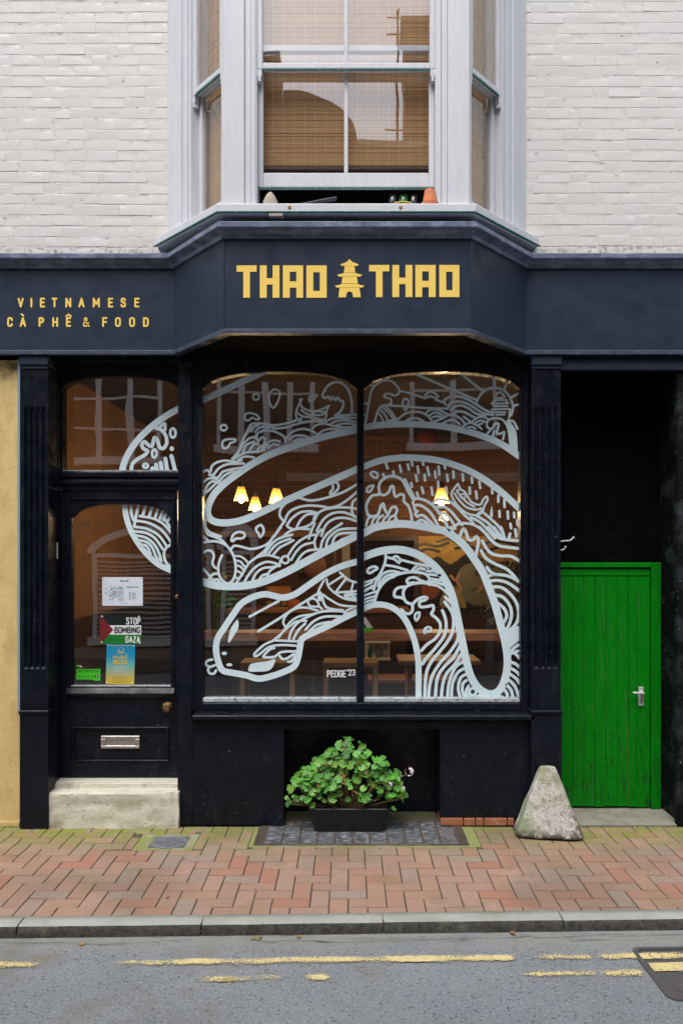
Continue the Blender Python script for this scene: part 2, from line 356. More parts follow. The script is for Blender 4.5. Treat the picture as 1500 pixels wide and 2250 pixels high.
M['terracotta'] = mk('terracotta', (.58, .19, .08), .75, layers=[((.5,.16,.07), 20, .5, .6, .6)])
M['rubble'] = mk('pale_stone', (.38, .33, .27), .9, bump=[(60, 1.)], bdist=.004)
M['navy_handle'] = mk('navy_handle', (.012, .016, .03), .35)
M['green_glass'] = mk('green_bottle', (.02, .12, .03), .15)
M['plate_rim'] = mk('yellow_rim', (.5, .36, .06), .4)
M['flower'] = mk('pink_flower', (.45, .03, .10), .6)
M['flower_y'] = mk('lime_flower', (.5, .55, .08), .6)
M['steel_grey'] = mk('painted_grey', (.2, .21, .22), .5)
M['slate'] = mk('slate', (.04, .042, .05), .7)
M['sash_dark'] = mk('far_window_interior', (.02, .02, .025), .6)

def brick_mat(name, c1, c2, mort, sx=.225, sz=.075):
    t = NT(name); p = t.n('ShaderNodeBsdfPrincipled'); t.put(t.out.inputs[0], p.outputs[0])
    sp = t.n('ShaderNodeSeparateXYZ'); t.put(sp.inputs[0], t.pos())
    cb = t.n('ShaderNodeCombineXYZ'); t.put(cb.inputs[0], t.math('ADD', sp.outputs[0], sp.outputs[1])); t.put(cb.inputs[1], sp.outputs[2])
    b = t.n('ShaderNodeTexBrick'); t.put(b.inputs['Vector'], cb.outputs[0]); b.inputs['Scale'].default_value = 1
    b.inputs['Brick Width'].default_value = sx; b.inputs['Row Height'].default_value = sz; b.inputs['Mortar Size'].default_value = .006; b.inputs['Mortar Smooth'].default_value = .3
    t.put(b.inputs['Color1'], c1); t.put(b.inputs['Color2'], c2); t.put(b.inputs['Mortar'], mort)
    c = t.mix(t.rng(t.noise(3, 4), .4, .7, 0, .5), b.outputs['Color'], tuple(q * .6 for q in c1)); t.put(p.inputs['Base Color'], c)
    p.inputs['Roughness'].default_value = .85
    k = t.n('ShaderNodeBump'); k.inputs['Strength'].default_value = .8; k.inputs['Distance'].default_value = .01; k.invert = True
    t.put(k.inputs['Height'], b.outputs['Fac']); t.put(p.inputs['Normal'], k.outputs[0])
    return t.m
M['in_brick'] = brick_mat('interior_brick', (.17,.075,.032), (.10,.042,.02), (.21,.13,.075))
M['opp_brick'] = brick_mat('opposite_brick', (.19,.075,.042), (.11,.045,.03), (.22,.17,.13))
M['opp_stock'] = brick_mat('opposite_stock_brick', (.34,.22,.11), (.24,.15,.08), (.36,.3,.24))

def glass_mat(name, gain, tint, wave=.0):
    t = NT(name); tr = t.n('ShaderNodeBsdfTransparent'); t.put(tr.inputs[0], tint)
    gl = t.n('ShaderNodeBsdfGlossy'); gl.inputs['Roughness'].default_value = .0; t.put(gl.inputs['Color'], (1, 1, 1))
    ge = t.n('ShaderNodeNewGeometry'); dp = t.n('ShaderNodeVectorMath', operation='DOT_PRODUCT'); t.put(dp.inputs[0], ge.outputs['Normal']); t.put(dp.inputs[1], ge.outputs['Incoming'])
    fr = t.math('ADD', t.math('MULTIPLY', t.math('POWER', t.math('SUBTRACT', 1.0, t.math('ABSOLUTE', dp.outputs['Value'])), 5.0), 1 - gain * .04), gain * .04)
    if wave:
        b = t.n('ShaderNodeBump'); b.inputs['Strength'].default_value = 1; b.inputs['Distance'].default_value = wave
        t.put(b.inputs['Height'], t.noise(2.6, 1, .4)); t.put(gl.inputs['Normal'], b.outputs[0])
    f = t.n('ShaderNodeMath', operation='MULTIPLY', use_clamp=True); t.put(f.inputs[0], fr); f.inputs[1].default_value = 1.0
    mx = t.n('ShaderNodeMixShader'); t.put(mx.inputs[0], f.outputs[0]); t.put(mx.inputs[1], tr.outputs[0]); t.put(mx.inputs[2], gl.outputs[0])
    t.put(t.out.inputs[0], mx.outputs[0]); return t.m
M['glass'] = glass_mat('shop_glass', 4.3, (.93, .92, .90), .0009)
M['glass_up'] = glass_mat('sash_glass', 4.8, (.93, .93, .93), .0012)
M['clear'] = glass_mat('vase_glass', 1.6, (.85, .9, .85))

def worn_line():
    t = NT('worn_yellow_line'); p = t.n('ShaderNodeBsdfPrincipled'); tr = t.n('ShaderNodeBsdfTransparent'); mx = t.n('ShaderNodeMixShader')
    c = t.mix(t.rng(t.noise(60, 4), .4, .7), (.70, .58, .27), (.56, .47, .24)); t.put(p.inputs['Base Color'], c); p.inputs['Roughness'].default_value = .8
    a = t.math('ADD', t.math('MULTIPLY', t.noise(7, 3, .5, t.mapped((.6, 1, 1))), .42), t.math('MULTIPLY', t.noise(95, 4, .65), .58))
    uv = t.n('ShaderNodeAttribute', attribute_name='wear'); w = t.math('ADD', a, uv.outputs['Fac'])
    t.put(mx.inputs[0], t.rng(w, .51, .58)); t.put(mx.inputs[1], tr.outputs[0]); t.put(mx.inputs[2], p.outputs[0]); t.put(t.out.inputs[0], mx.outputs[0])
    return t.m
M['yellow_line'] = worn_line()

def grad_mat():
    t = NT('poster_blue_to_yellow'); p = t.n('ShaderNodeBsdfPrincipled'); t.put(t.out.inputs[0], p.outputs[0])
    c = t.ramp(t.rng(t.axis(2), .945, 1.24), [(0, (.62,.42,.03)), (.18, (.60,.44,.05)), (.55, (.13,.42,.42)), (.75, (.01,.27,.48)), (1, (.005,.23,.45))])
    t.put(p.inputs['Base Color'], c); p.inputs['Roughness'].default_value = .5; return t.m
M['poster_grad'] = grad_mat()

def lamp_mats():
    t = NT('amber_shade_glass'); a = t.n('ShaderNodeBsdfTranslucent'); t.put(a.inputs[0], (.95, .62, .16))
    tr = t.n('ShaderNodeBsdfTransparent'); t.put(tr.inputs[0], (1, .82, .45)); gl = t.n('ShaderNodeBsdfGlossy'); gl.inputs['Roughness'].default_value = .15
    m1 = t.n('ShaderNodeMixShader'); m1.inputs[0].default_value = .35; t.put(m1.inputs[1], a.outputs[0]); t.put(m1.inputs[2], tr.outputs[0])
    m2 = t.n('ShaderNodeMixShader'); m2.inputs[0].default_value = .06; t.put(m2.inputs[1], m1.outputs[0]); t.put(m2.inputs[2], gl.outputs[0]); t.put(t.out.inputs[0], m2.outputs[0])
    e = NT('warm_bulb'); em = e.n('ShaderNodeEmission'); e.put(em.inputs[0], (1, .72, .36)); em.inputs[1].default_value = 22; e.put(e.out.inputs[0], em.outputs[0])
    return t.m, e.m
M['shade'], M['bulb'] = lamp_mats()

# ---------------------------------------------------------------- stroke lettering
GL = {'A':(.62,['0,0 .31,1 .62,0','.11,.32 .51,.32']),'B':(.55,['0,0 0,1 .33,1 .5,.93 .5,.62 .35,.53 0,.53','.35,.53 .55,.42 .55,.1 .36,0 0,0']),
'C':(.56,['.55,.74 .52,.9 .4,1 .16,1 .04,.9 0,.72 0,.28 .04,.1 .16,0 .4,0 .52,.1 .55,.26']),'D':(.56,['0,0 0,1 .3,1 .48,.92 .56,.75 .56,.25 .48,.08 .3,0 0,0']),
'E':(.48,['.48,1 0,1 0,0 .48,0','0,.52 .42,.52']),'F':(.48,['.48,1 0,1 0,0','0,.5 .42,.5']),'G':(.56,['.55,.76 .5,.92 .38,1 .18,1 .04,.9 0,.72 0,.28 .04,.1 .18,0 .38,0 .52,.1 .56,.26 .56,.46 .32,.46']),
'H':(.56,['0,0 0,1','.56,0 .56,1','0,.5 .56,.5']),'I':(.04,['.02,0 .02,1']),'K':(.55,['0,0 0,1','.53,1 0,.42','.18,.6 .55,0']),'L':(.46,['0,1 0,0 .46,0']),
'M':(.74,['0,0 0,1 .37,.3 .74,1 .74,0']),'N':(.58,['0,0 0,1 .58,0 .58,1']),'O':(.58,['.18,0 .04,.1 0,.28 0,.72 .04,.9 .18,1 .4,1 .54,.9 .58,.72 .58,.28 .54,.1 .4,0 .18,0']),
'P':(.52,['0,0 0,1 .32,1 .5,.9 .52,.74 .5,.58 .32,.46 0,.46']),'R':(.54,['0,0 0,1 .32,1 .5,.9 .52,.74 .5,.58 .32,.48 0,.48','.28,.48 .54,0']),
'S':(.53,['.51,.78 .47,.93 .35,1 .17,1 .04,.92 .02,.74 .1,.6 .42,.44 .52,.3 .5,.1 .36,0 .17,0 .04,.07 0,.22']),'T':(.54,['0,1 .54,1','.27,1 .27,0']),
'U':(.56,['0,1 0,.25 .05,.08 .18,0 .38,0 .51,.08 .56,.25 .56,1']),'V':(.6,['0,1 .3,0 .6,1']),'W':(.85,['0,1 .2,0 .42,.8 .65,0 .85,1']),'X':(.58,['0,0 .56,1','.02,1 .58,0']),'Y':(.56,['0,1 .28,.48 .56,1','.28,.48 .28,0']),
'Z':(.52,['0,1 .52,1 0,0 .52,0']),'&':(.72,['.72,0 .16,.70 .13,.84 .22,.98 .36,.98 .44,.84 .40,.70 .08,.40 0,.2 .10,.03 .30,0 .48,.08 .66,.40']),"'":(.04,['.02,1 .02,.75']),
'2':(.5,['.02,.78 .08,.94 .22,1 .4,.95 .48,.78 .4,.55 0,0 .5,0']),'3':(.5,['.02,.88 .2,1 .42,.95 .47,.75 .4,.56 .2,.53 .42,.48 .5,.28 .42,.05 .2,0 0,.12']),'5':(.5,['.46,1 .06,1 .04,.55 .25,.62 .44,.52 .5,.3 .42,.06 .22,0 .02,.08']),
'0':(.5,['.15,0 0,.25 0,.75 .15,1 .35,1 .5,.75 .5,.25 .35,0 .15,0']),'1':(.2,['0,.8 .15,1 .15,0']),'4':(.5,['.4,0 .4,1 0,.3 .5,.3']),' ':(.3,[]),'.':(.05,['.02,0 .02,.02']),'-':(.3,['0,.5 .3,.5'])}
def gpts(s): return [tuple(float(q) for q in a.split(',')) for a in s.split()]
def glyph(mb, ch, x, z, h, wf, wt, y, cap=True, shear=0):
    k = 0
    for s in GL[ch][1]:
        p = [(x + a * h * wf, z + b * h) for a, b in gpts(s)]
        cl = p[0] == p[-1] and len(p) > 9
        if cl: mb.ribbon(p[:-1], wt, y - .00012 * k, closed=True, smooth=False); k += 1; continue
        run = [p[0]]                      # split at sharp corners so a stroke never folds over itself
        for i in range(1, len(p)):
            run.append(p[i])
            if i < len(p) - 1:
                a, b = Vector(p[i]) - Vector(p[i-1]), Vector(p[i+1]) - Vector(p[i])
                if a.angle(b) > R(65): mb.ribbon(run, wt, y - .00012 * k, cap=cap, smooth=False); k += 1; run = [p[i]]
        mb.ribbon(run, wt, y - .00012 * k, cap=cap, smooth=False); k += 1
def text(mb, s, x0, x1, z, h, y, wt, cap=True, track=.3):
    """fit string between x0 and x1 with cap height h"""
    tot = sum(GL[c][0] for c in s) + track * (len(s) - 1)
    wf = (x1 - x0 - wt) / (tot * h); x = x0 + wt / 2
    for c in s:
        glyph(mb, c, x, z + wt / 2, h - wt, wf * h / (h - wt), wt, y, cap); x += (GL[c][0] + track) * h * wf
# ================================================================ ground
KS = .0255; KDIR = Vector((1, KS, 0)).normalized(); KANG = math.atan(KS)
def ky(x, off): return -1.36 + KS * x - off                 # off = distance towards the road
rb = MB(); rb.add([(-60, -60, -.05), (60, -60, -.05), (60, 60, -.05), (-60, 60, -.05)], [(0, 1, 2, 3)])
road = rb.build('road', M['asphalt'], kind='structure')

def worn_strip(name, x0, x1, off, w_, wear, ends=(.25, .25), z=-.042, n=60):
    """painted line along the kerb; the vertex attribute wear says how much paint is left"""
    mb = MB(); vals = []; w = w_ * .76; n = max(n, int(abs(min(x1, 3) - max(x0, -3)) / .02)); x0 = max(x0, -4); x1 = min(x1, 4)
    for i in range(n + 1):
        t = i / n; x = x0 + (x1 - x0) * t
        j = rng.uniform(-.004, .004)
        e = min(1, t * (x1 - x0) / max(ends[0], .001), (1 - t) * (x1 - x0) / max(ends[1], .001))
        for k, o in enumerate((0, .5, 1)):
            mb.v.append((x, ky(x, off + w * (o - .5) + (j if o != .5 else 0)), z)); vals.append(wear - .02 - .16 * (1 - e) - (0.085 if o != .5 else 0) + .05 * mnoise.noise(Vector((x * 2.3, off * 30, o * 3))))
    mb.f = [(3*i+k, 3*i+k+1, 3*i+k+4, 3*i+k+3) for i in range(n) for k in range(2)]
    o = mb.build(name, M['yellow_line'], road)
    at = o.data.attributes.new('wear', 'FLOAT', 'POINT')
    at.data.foreach_set('value', vals); return o
def lx(px, py): return X(px, -D0 + (CZ + .046) * F / (py - VY))
worn_strip('yellow_line', -12, lx(142, 2103), .375, .075, .11, (.1, .10))
worn_strip('yellow_line', lx(262, 2102), lx(1130, 2085), .375, .075, .12, (.30, .06))
worn_strip('yellow_line', lx(1160, 2084), lx(1290, 2082), .375, .075, .135, (.10, .02), n=30)
worn_strip('yellow_line', lx(1284, 2082), 12, .375, .075, .14, (.06, .1), z=-.0417)
worn_strip('yellow_line', -12, lx(32, 2138), .525, .07, .08, (.1, .2))
worn_strip('yellow_line', lx(70, 2138), lx(92, 2137), .525, .05, .04, (.02, .02), n=8)
worn_strip('yellow_line', lx(408, 2134), lx(632, 2129), .525, .07, .085, (.15, .05))
worn_strip('yellow_line', lx(655, 2135), lx(728, 2130), .525, .075, .10, (.06, .03), n=14)
worn_strip('yellow_line', lx(790, 2135), lx(852, 2130), .53, .06, -.03, (.06, .06), n=10)
worn_strip('yellow_line', lx(1108, 2121), lx(1300, 2115), .525, .075, .115, (.12, .02), n=40)
worn_strip('yellow_line', lx(1292, 2115), lx(1400, 2112), .525, .08, .13, (.06, .03), z=-.0417, n=24)
# asphalt patch and hairline cracks near the gutter
cr = MB()
for (a, b, yy) in ((-2.2, -.95, .18), (-.45, .9, .185), (.95, 2.1, .175)):
    p = []; n = 26
    for i in range(n + 1):
        x = a + (b - a) * i / n; p.append((x, ky(x, yy + mnoise.noise(Vector((x * 4, yy * 9, 0))) * .03 + mnoise.noise(Vector((x * 19, yy * 9, 5))) * .006)))
    w = [.0018 * (.4 + abs(mnoise.noise(Vector((x[0] * 11, 3, 1)))) * 2) for x in p]
    cr.add([(q[0], q[1] + s * w[i], -.0435) for i, q in enumerate(p) for s in (-1, 1)], [(2*i, 2*i+1, 2*i+3, 2*i+2) for i in range(n)])
cr.build('crack', M['black'], road)

# manhole cover in the road (two-level: raised frame, recessed tray, lifting keyholes, painted line across it)
mh = thing('manhole_cover', 'dark iron manhole cover with rounded frame in the road at the right edge', 'manhole', (1.70, -1.84, -.05))
def rrect(w, d, r, n=6):
    pts = []
    for cx, cy, a0 in ((w/2-r, d/2-r, 0), (-w/2+r, d/2-r, 90), (-w/2+r, -d/2+r, 180), (w/2-r, -d/2+r, 270)):
        for k in range(n + 1): a = R(a0 + 90 * k / n); pts.append((cx + r * math.cos(a), cy + r * math.sin(a)))
    return pts
def ring_prism(mb, outer, inner, z0, z1):
    n = len(outer); v = [(x, y, z1) for x, y in outer] + [(x, y, z1) for x, y in inner] + [(x, y, z0) for x, y in inner] + [(x, y, z0) for x, y in outer]
    mb.add(v, [(i, (i+1) % n, n + (i+1) % n, n + i) for i in range(n)] + [(n+i, n+(i+1) % n, 2*n+(i+1) % n, 2*n+i) for i in range(n)] + [(3*n+i, 3*n+(i+1) % n, (i+1) % n, i) for i in range(n)])
mb = MB(); ring_prism(mb, rrect(.60, .46, .05), rrect(.557, .417, .04), -.02, .009); mb.build('frame', M['manhole'], mh, loc=(0,0,0))
mb = MB(); mb.vprism(rrect(.548, .408, .036), -.02, .004); mb.build('cover_plate', M['manhole'], mh, loc=(0,0,0))
for i, (x, y) in enumerate([(-.2, .15), (-.06, .15), (.08, .15), (.2, .15), (-.13, .02), (.02, .02), (.16, .02), (-.2, -.13), (-.04, -.13), (.1, -.13), (.22, -.13)]):
    mb = MB(); mb.lathe([(.038, .003), (.038, .007), (.030, .009), (.026, .007), (.001, .0065)], (x, y, 0), 14, caps=False); auto_smooth(mb.build('raised_stud', M['manhole'], mh, loc=(0,0,0)))
mb = MB(); n = 10; vals = []
for i in range(n + 1):
    x = -.27 + .54 * i / n
    for k in (0, .5, 1): mb.v.append((x, .085 - .075 * k + KS * x, .0095)); vals.append(.06)
mb.f = [(3*i+k, 3*i+k+1, 3*i+k+4, 3*i+k+3) for i in range(n) for k in range(2)]
o = mb.build('painted_line', M['yellow_line'], mh, loc=(0,0,0)); o.data.attributes.new('wear', 'FLOAT', 'POINT').data.foreach_set('value', vals)
mh.rotation_euler.z = KANG

# kerb: separate stones
kerb = MB(); kerb.box(-30, 30, -.098, .01, -.3, -.02)
kb = kerb.build('kerb', M['pav_joint'], kind='structure', loc=None); kb.location = (0, -1.36, -.012); kb.rotation_euler = (0, 0, KANG)
def kerb_stone(L, seed):
    r = random.Random(seed); n = 24; prof_t = [(.012, -.18), (.012, .0), (-.04, .0005), (-.086, .0), (-.093, -.003)]; prof_f = [(-.093, -.003), (-.101, -.012), (-.107, -.03), (-.110, -.07), (-.112, -.2)]
    def sheet(prof, jit):
        v = []; m = len(prof)
        for i in range(n + 1):
            x = -L/2 + L * i / n
            for j, (y, z) in enumerate(prof):
                q = Vector((x * 9 + seed * 3.3, y * 60, z * 60)); k = jit if 0 < j else 0
                v.append((x, y + mnoise.noise(q) * .0025 * k, z + mnoise.noise(q + Vector((5, 5, 5))) * .0018 * k))
        return v, [(i*m+j, (i+1)*m+j, (i+1)*m+j+1, i*m+j+1) for i in range(n) for j in range(m-1)], m
    mb = MB(); v, f, m = sheet(prof_t, 1); mb.add(v, f); k = len(f)
    v, f, m2 = sheet(prof_f, 1); mb.add(v, f)
    ends = [(y, z) for y, z in prof_t] + prof_f[1:]
    for s in (-1, 1): mb.add([(s * L / 2, y, z) for y, z in ends], [tuple(range(len(ends)))])
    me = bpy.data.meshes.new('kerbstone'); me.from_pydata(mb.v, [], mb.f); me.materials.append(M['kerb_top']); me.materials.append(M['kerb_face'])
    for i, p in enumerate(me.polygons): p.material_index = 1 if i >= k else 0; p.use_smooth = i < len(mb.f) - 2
    bm = bmesh.new(); bm.from_mesh(me); bmesh.ops.recalc_face_normals(bm, faces=bm.faces[:]); bm.to_mesh(me); bm.free()
    return me
PITCH = .938; XJ = lx(438, 2050) + .01
for i in range(-6, 7):
    xc = XJ + PITCH * (i + .5)
    o = link('kerbstone', kerb_stone(PITCH - .007, i + 20), kb)
    o.location = (xc / math.cos(KANG), 0, .012 + .004 + rng.uniform(-.0015, .0015)); o.rotation_euler = (rng.uniform(-.004, .004), rng.uniform(-.0015, .0015), 0)

# ---------------------------------------------------------------- herringbone brick pavement
pb = MB(); pb.add([(-30, ky(-30, -.0), -.0075), (30, ky(30, -.0), -.0075), (30, .6, -.0075), (-30, .6, -.0075)], [(0, 1, 2, 3)])
pavement = pb.build('pavement', M['pav_joint'], kind='structure')
U = .1045
def pav_mesh(seed):
    r = random.Random(seed); g = .0028 + .0008 * r.random(); b = .004
    mb = MB(); lx_, ly_ = U - g, U / 2 - g
    def ringp(ix, z): return [(-lx_ + ix, -ly_ + ix, z), (lx_ - ix, -ly_ + ix, z), (lx_ - ix, ly_ - ix, z), (-lx_ + ix, ly_ - ix, z)]
    v = ringp(0, -.05) + ringp(0, -b) + ringp(b * .4, -b * .25) + ringp(b * 1.4, 0)
    v = [(x + r.uniform(-.0008, .0008), y + r.uniform(-.0008, .0008), z) for x, y, z in v]
    f = [(4*k+i, 4*k+(i+1) % 4, 4*k+4+(i+1) % 4, 4*k+4+i) for k in range(3) for i in range(4)] + [(12, 13, 14, 15)]
    me = bpy.data.meshes.new('paving_brick'); me.from_pydata(v, [], f); me.materials.append(M['pavior']); return me
PV = [pav_mesh(i) for i in range(8)]
# zones without bricks: pavement light with its cement border, drain cover, guard stone foot stays on the bricks
PL = (-.655, .872, -.395, 0.0); DC = (-1.40, -1.01, -.45, -.15)
def zone(x0, x1, y0, y1, cx0, cx1, cy0, cy1): return x1 > cx0 and x0 < cx1 and y1 > cy0 and y0 < cy1
cand = []
ROT = R(1.0)
for i in range(-44, 45):
    for j in range(-32, 3):
        d = (i + j) % 4
        if d == 0: x0, x1, y0, y1, rot = i * U, (i + 2) * U, j * U, (j + 1) * U, 0
        elif d == 2: x0, x1, y0, y1, rot = i * U, (i + 1) * U, j * U, (j + 2) * U, 1
        else: continue
        y0 -= .012; y1 -= .012
        if y1 > -.012 + .001: y1 = -.012
        if y1 - y0 < .02: continue
        cx, cy = (x0 + x1) / 2, (y0 + y1) / 2
        y0 = max(y0, ky(cx, .055))
        if y1 - y0 < .02 or abs(cx) > 4.4: continue
        # cut at zones
        ok = True
        for zx in (PL, DC):
            if zone(x0, x1, y0, y1, *zx):
                opts = [(max(0, zx[0] - x0) * (y1 - y0), (x0, zx[0], y0, y1)), (max(0, x1 - zx[1]) * (y1 - y0), (zx[1], x1, y0, y1)), (max(0, zx[2] - y0) * (x1 - x0), (x0, x1, y0, zx[2])), (max(0, y1 - zx[3]) * (x1 - x0), (x0, x1, zx[3], y1))]
                a, bx = max(opts)
                if a < .0022: ok = False; break
                x0, x1, y0, y1 = bx
        if ok and (x1 - x0) > .015 and (y1 - y0) > .015: cand.append((x0, x1, y0, y1, rot))
vis = []; rest = []
for c in cand:
    cx, cy = (c[0] + c[1]) / 2, (c[2] + c[3]) / 2; px = VX + F * cx / (D0 + cy)
    (vis if -45 < px < 1545 and cy > ky(cx, -.03) else rest).append(c)
vis.sort(key=lambda c: (c[2] + c[3]))
rest += vis[330:]; vis = vis[:330]
def place_pav(c):
    x0, x1, y0, y1, rot = c
    M4 = Matrix.Translation(((x0 + x1) / 2, (y0 + y1) / 2, rng.uniform(-.0012, .0008)))
    e = Matrix.Rotation(rng.uniform(-.006, .006), 4, 'X') @ Matrix.Rotation(rng.uniform(-.006, .006), 4, 'Y') @ Matrix.Rotation(rng.uniform(-.008, .008), 4, 'Z')
    w, h = x1 - x0, y1 - y0
    if rot: S = Matrix.Rotation(R(90), 4, 'Z') @ Matrix.Diagonal((h / (2 * U), w / U, 1, 1))
    else: S = Matrix.Diagonal((w / (2 * U), h / U, 1, 1))
    return M4 @ e @ S
for c in vis:
    o = link('paving_brick', rng.choice(PV), pavement); o.matrix_local = place_pav(c)
mb = MB()
for c in rest:
    me = rng.choice(PV); mt = place_pav(c); mb.add([tuple(mt @ v.co) for v in me.vertices], [tuple(p.vertices) for p in me.polygons])
mb.build('outer_paving_bricks', M['pavior'], pavement, kind='stuff')

# pavement light: cast iron grid with glass lenses
pl = thing('pavement_light', 'cast iron cellar light with rows of grimy glass panels set in the pavement', 'pavement light', (0, 0, 0))
x0, x1, y0, y1 = PL
mb = MB(); t = .034
mb.box(x0 + .002, x1 - .002, y0 + .002, y0 + .024, -.03, -.001); mb.box(x0 + .002, x0 + .03, y0 + .024, y1 - .01, -.03, -.001); mb.box(x1 - .075, x1 - .002, y0 + .024, y1 - .01, -.03, -.0015)
mb.build('cement_border', M['pale_cement'], pl)
fx0, fx1, fy0, fy1 = x0 + .03, x1 - .075, y0 + .024, .10
mb = MB(); mb.box(fx0, fx1, fy0, fy1, -.05, -.008); mb.build('iron_bed', M['iron'], pl)
ey = .062; nn = 11; gx0, gx1 = fx0 + ey, fx1 - ey; pw = (gx1 - gx0) / nn
mb = MB()
for k in range(nn + 1): mb.box(gx0 + pw * k - .006, gx0 + pw * k + .006, fy0 + .034, fy1, -.01, .0005)
mb.box(fx0, fx1, fy0, fy0 + .010, -.01, .0005); mb.box(fx0, fx1, fy0 + .026, fy0 + .034, -.01, .0005)
for k in range(nn + 1):
    for j in range(24): mb.box(gx0 + pw * k - .004, gx0 + pw * k + .004, fy0 + .05 + j * .0185, fy0 + .0585 + j * .0185, .0, .003)
mb.build('iron_rib', M['iron'], pl)
for k in range(nn):
    mb = MB(); mb.box(gx0 + pw * k + .007, gx0 + pw * (k + 1) - .007, fy0 + .035, fy1, -.012, -.0015, .002); mb.build('glass_panel', M['lens'], pl)
mb = MB()
for sx in (fx0, fx1 - ey):
    for c in range(4):
        for j in range(22):
            xx = sx + .006 + c * .0145; yy = fy0 + .04 + j * .021; mb.box(xx, xx + .010, yy, yy + .014, -.01, .002)
mb.build('tread_studs', M['iron'], pl, kind='stuff')
mb = MB(tf=lambda x, y, z: (x, z, .0012 - (y * 0) + y))
text(mb, 'PANCRAS IRONWORKS', gx0 + .13, gx0 + .52, fy0 + .0125, .012, 0, .0022); text(mb, 'PANCRAS IRONWORKS', gx0 + .72, gx0 + 1.10, fy0 + .0125, .012, 0, .0022)
mb.build('cast_lettering', mk('pale_cast_letters', (.34, .28, .22), .8), pl)

# small round drain cover in a cement square
dc = thing('drain_cover', 'small round grey drain cover in a mossy cement square below the step', 'drain cover', (-1.21, -.305, 0))
mb = MB(); mb.box(-.188, .198, -.143, .153, -.03, -.002); mb.build('cement_square', M['pale_cement'], dc)
M['galv'] = mk('grey_iron', (.24, .25, .28), .6, .3, layers=[((.12,.13,.14), 20, .5, .65, .6)])
mb = MB(); mb.lathe([(.118, -.01), (.118, .003), (.105, .004), (.102, .001)], (0.02, 0, 0), 32, caps=False); ob = mb.build('frame', M['galv'], dc)
mb = MB(); mb.box(-.10, .14, -.10, .10, -.01, .0005); mb.build('base_plate', mk('dark_iron', (.13, .14, .16), .6, .3), dc)
mb = MB(); mb.lathe([(.098, -.004), (.098, .0022)], (.02, 0, 0), 32); mb.build('lid', M['galv'], dc)
mb = MB()
for k in range(-7, 8):
    h = math.sqrt(max(0, .09 ** 2 - (k * .012) ** 2)) - .004
    if h > .01: mb.box(.02 + k * .012 - .003, .02 + k * .012 + .003, -h, h, .001, .0065)
mb.build('ribs', M['galv'], dc)

def rebase(root, loc):
    for c in root.children: c.location = Vector(c.location) - Vector(loc)
    root.location = loc
rebase(pl, ((x0 + x1) / 2, (y0 + y1) / 2, 0))
# ================================================================ the shop building
B = thing('terraced_building', 'white painted brick building above a dark navy cafe shopfront with gold lettering', 'building', (0, 0, 0))
ZF0, ZF1, ZC = 3.30, 3.93, 3.985            # fascia bottom, fascia top, crown top
ZT = 6.25                                    # bricks are built up to here
BX0, BX1 = X(370, 0), X(1155, 0)             # bay against the wall

# upper wall: backing (painted mortar) + single bricks
mb = MB(); mb.box(-7, BX0 + .03, .0043, .25, ZF1, 9); mb.box(BX1 - .03, 7, .0043, .25, ZF1, 9); mb.box(BX0 + .03, BX1 - .03, .007, .25, 7.0, 9)
wall = mb.build('brick_wall', M['mortar_paint'], B)
def brick_mesh(L, seed):
    r = random.Random(seed); nx, nz = (9, 5) if L > .15 else (5, 5); H = .0725; v = []; f = []
    lump = r.uniform(.5, 1.5); bow = r.uniform(-.0015, .002); cut = [r.uniform(0, .006) for _ in range(4)]
    for k in range(nz + 1):
        for i in range(nx + 1):
            w = (0, .035, .3, .6, .95, 1)[k]; u = 0 if i == 0 else 1 if i == nx else .008 + (i - 1) / (nx - 2) * .984 if L > .15 else .016 + (i - 1) / (nx - 2) * .968; x = (u - .5) * L; z = (w - .5) * H
            ed = min(min(u, 1 - u) * L, min(w, 1 - w) * H)
            y = -.0009 * (1 - math.exp(-ed / .004)) + (0 if ed else (.0015 if w == 0 else (.001 if w == 1 else .0006)))
            q = Vector((x * 16 + seed * 5.1, z * 26, seed * 2.7)); y -= mnoise.noise(q) * .0009 * lump + mnoise.noise(q * 3.1) * .0004 * lump
            if ed == 0:
                x += mnoise.noise(Vector((z * 40, seed, 3))) * .003; z += mnoise.noise(Vector((x * 14, seed * 1.7, 9))) * .0032
            y += bow * (w - .5) * 1.2
            v.append((x, y, z))
    m = nx + 1; f = [(k*m+i, k*m+i+1, (k+1)*m+i+1, (k+1)*m+i) for k in range(nz) for i in range(nx)]
    me = bpy.data.meshes.new('brick'); me.from_pydata(v, [], f); me.materials.append(M['white_brick'])
    me.polygons.foreach_set('use_smooth', [True] * len(f)); me.set_sharp_from_angle(angle=R(16)); return me
BS = [brick_mesh(.2225, i) for i in range(14)]; BH = [brick_mesh(.110, 50 + i) for i in range(8)]
C0 = 4.003 + .0375; NB = 0
for (xa, xb) in ((-2.62, BX0 - .004), (BX1 + .004, 2.50)):
    row = 0; z = C0
    while z < ZT:
        x = xa - rng.uniform(0, .2); sag = rng.uniform(-.003, .003)
        pat = row % 2; k = 0
        while x < xb:
            head = (k % 2 == pat) if row % 5 in (0, 3) else (rng.random() < .22)
            L = .113 if head else .2255
            a, b2 = max(x, xa), min(x + L, xb)
            if b2 - a > .02:
                o = link('brick', rng.choice(BH if head else BS), wall)
                o.location = ((a + b2) / 2, .0046 - rng.uniform(0, .0011) - (rng.random() < .12) * .001, z + sag + rng.uniform(-.002, .002) + .006 * mnoise.noise(Vector(((a + b2) * .6, z * 1.3, 4.)))); o.scale = ((b2 - a) / L, 1 + rng.uniform(-.1, .35) * rng.random(), rng.uniform(.93, 1.03))
                o.rotation_euler = (rng.uniform(-.010, .007), rng.uniform(-.006, .006), rng.uniform(-.008, .008)); NB += 1
            x += L; k += 1
        z += .0752; row += 1

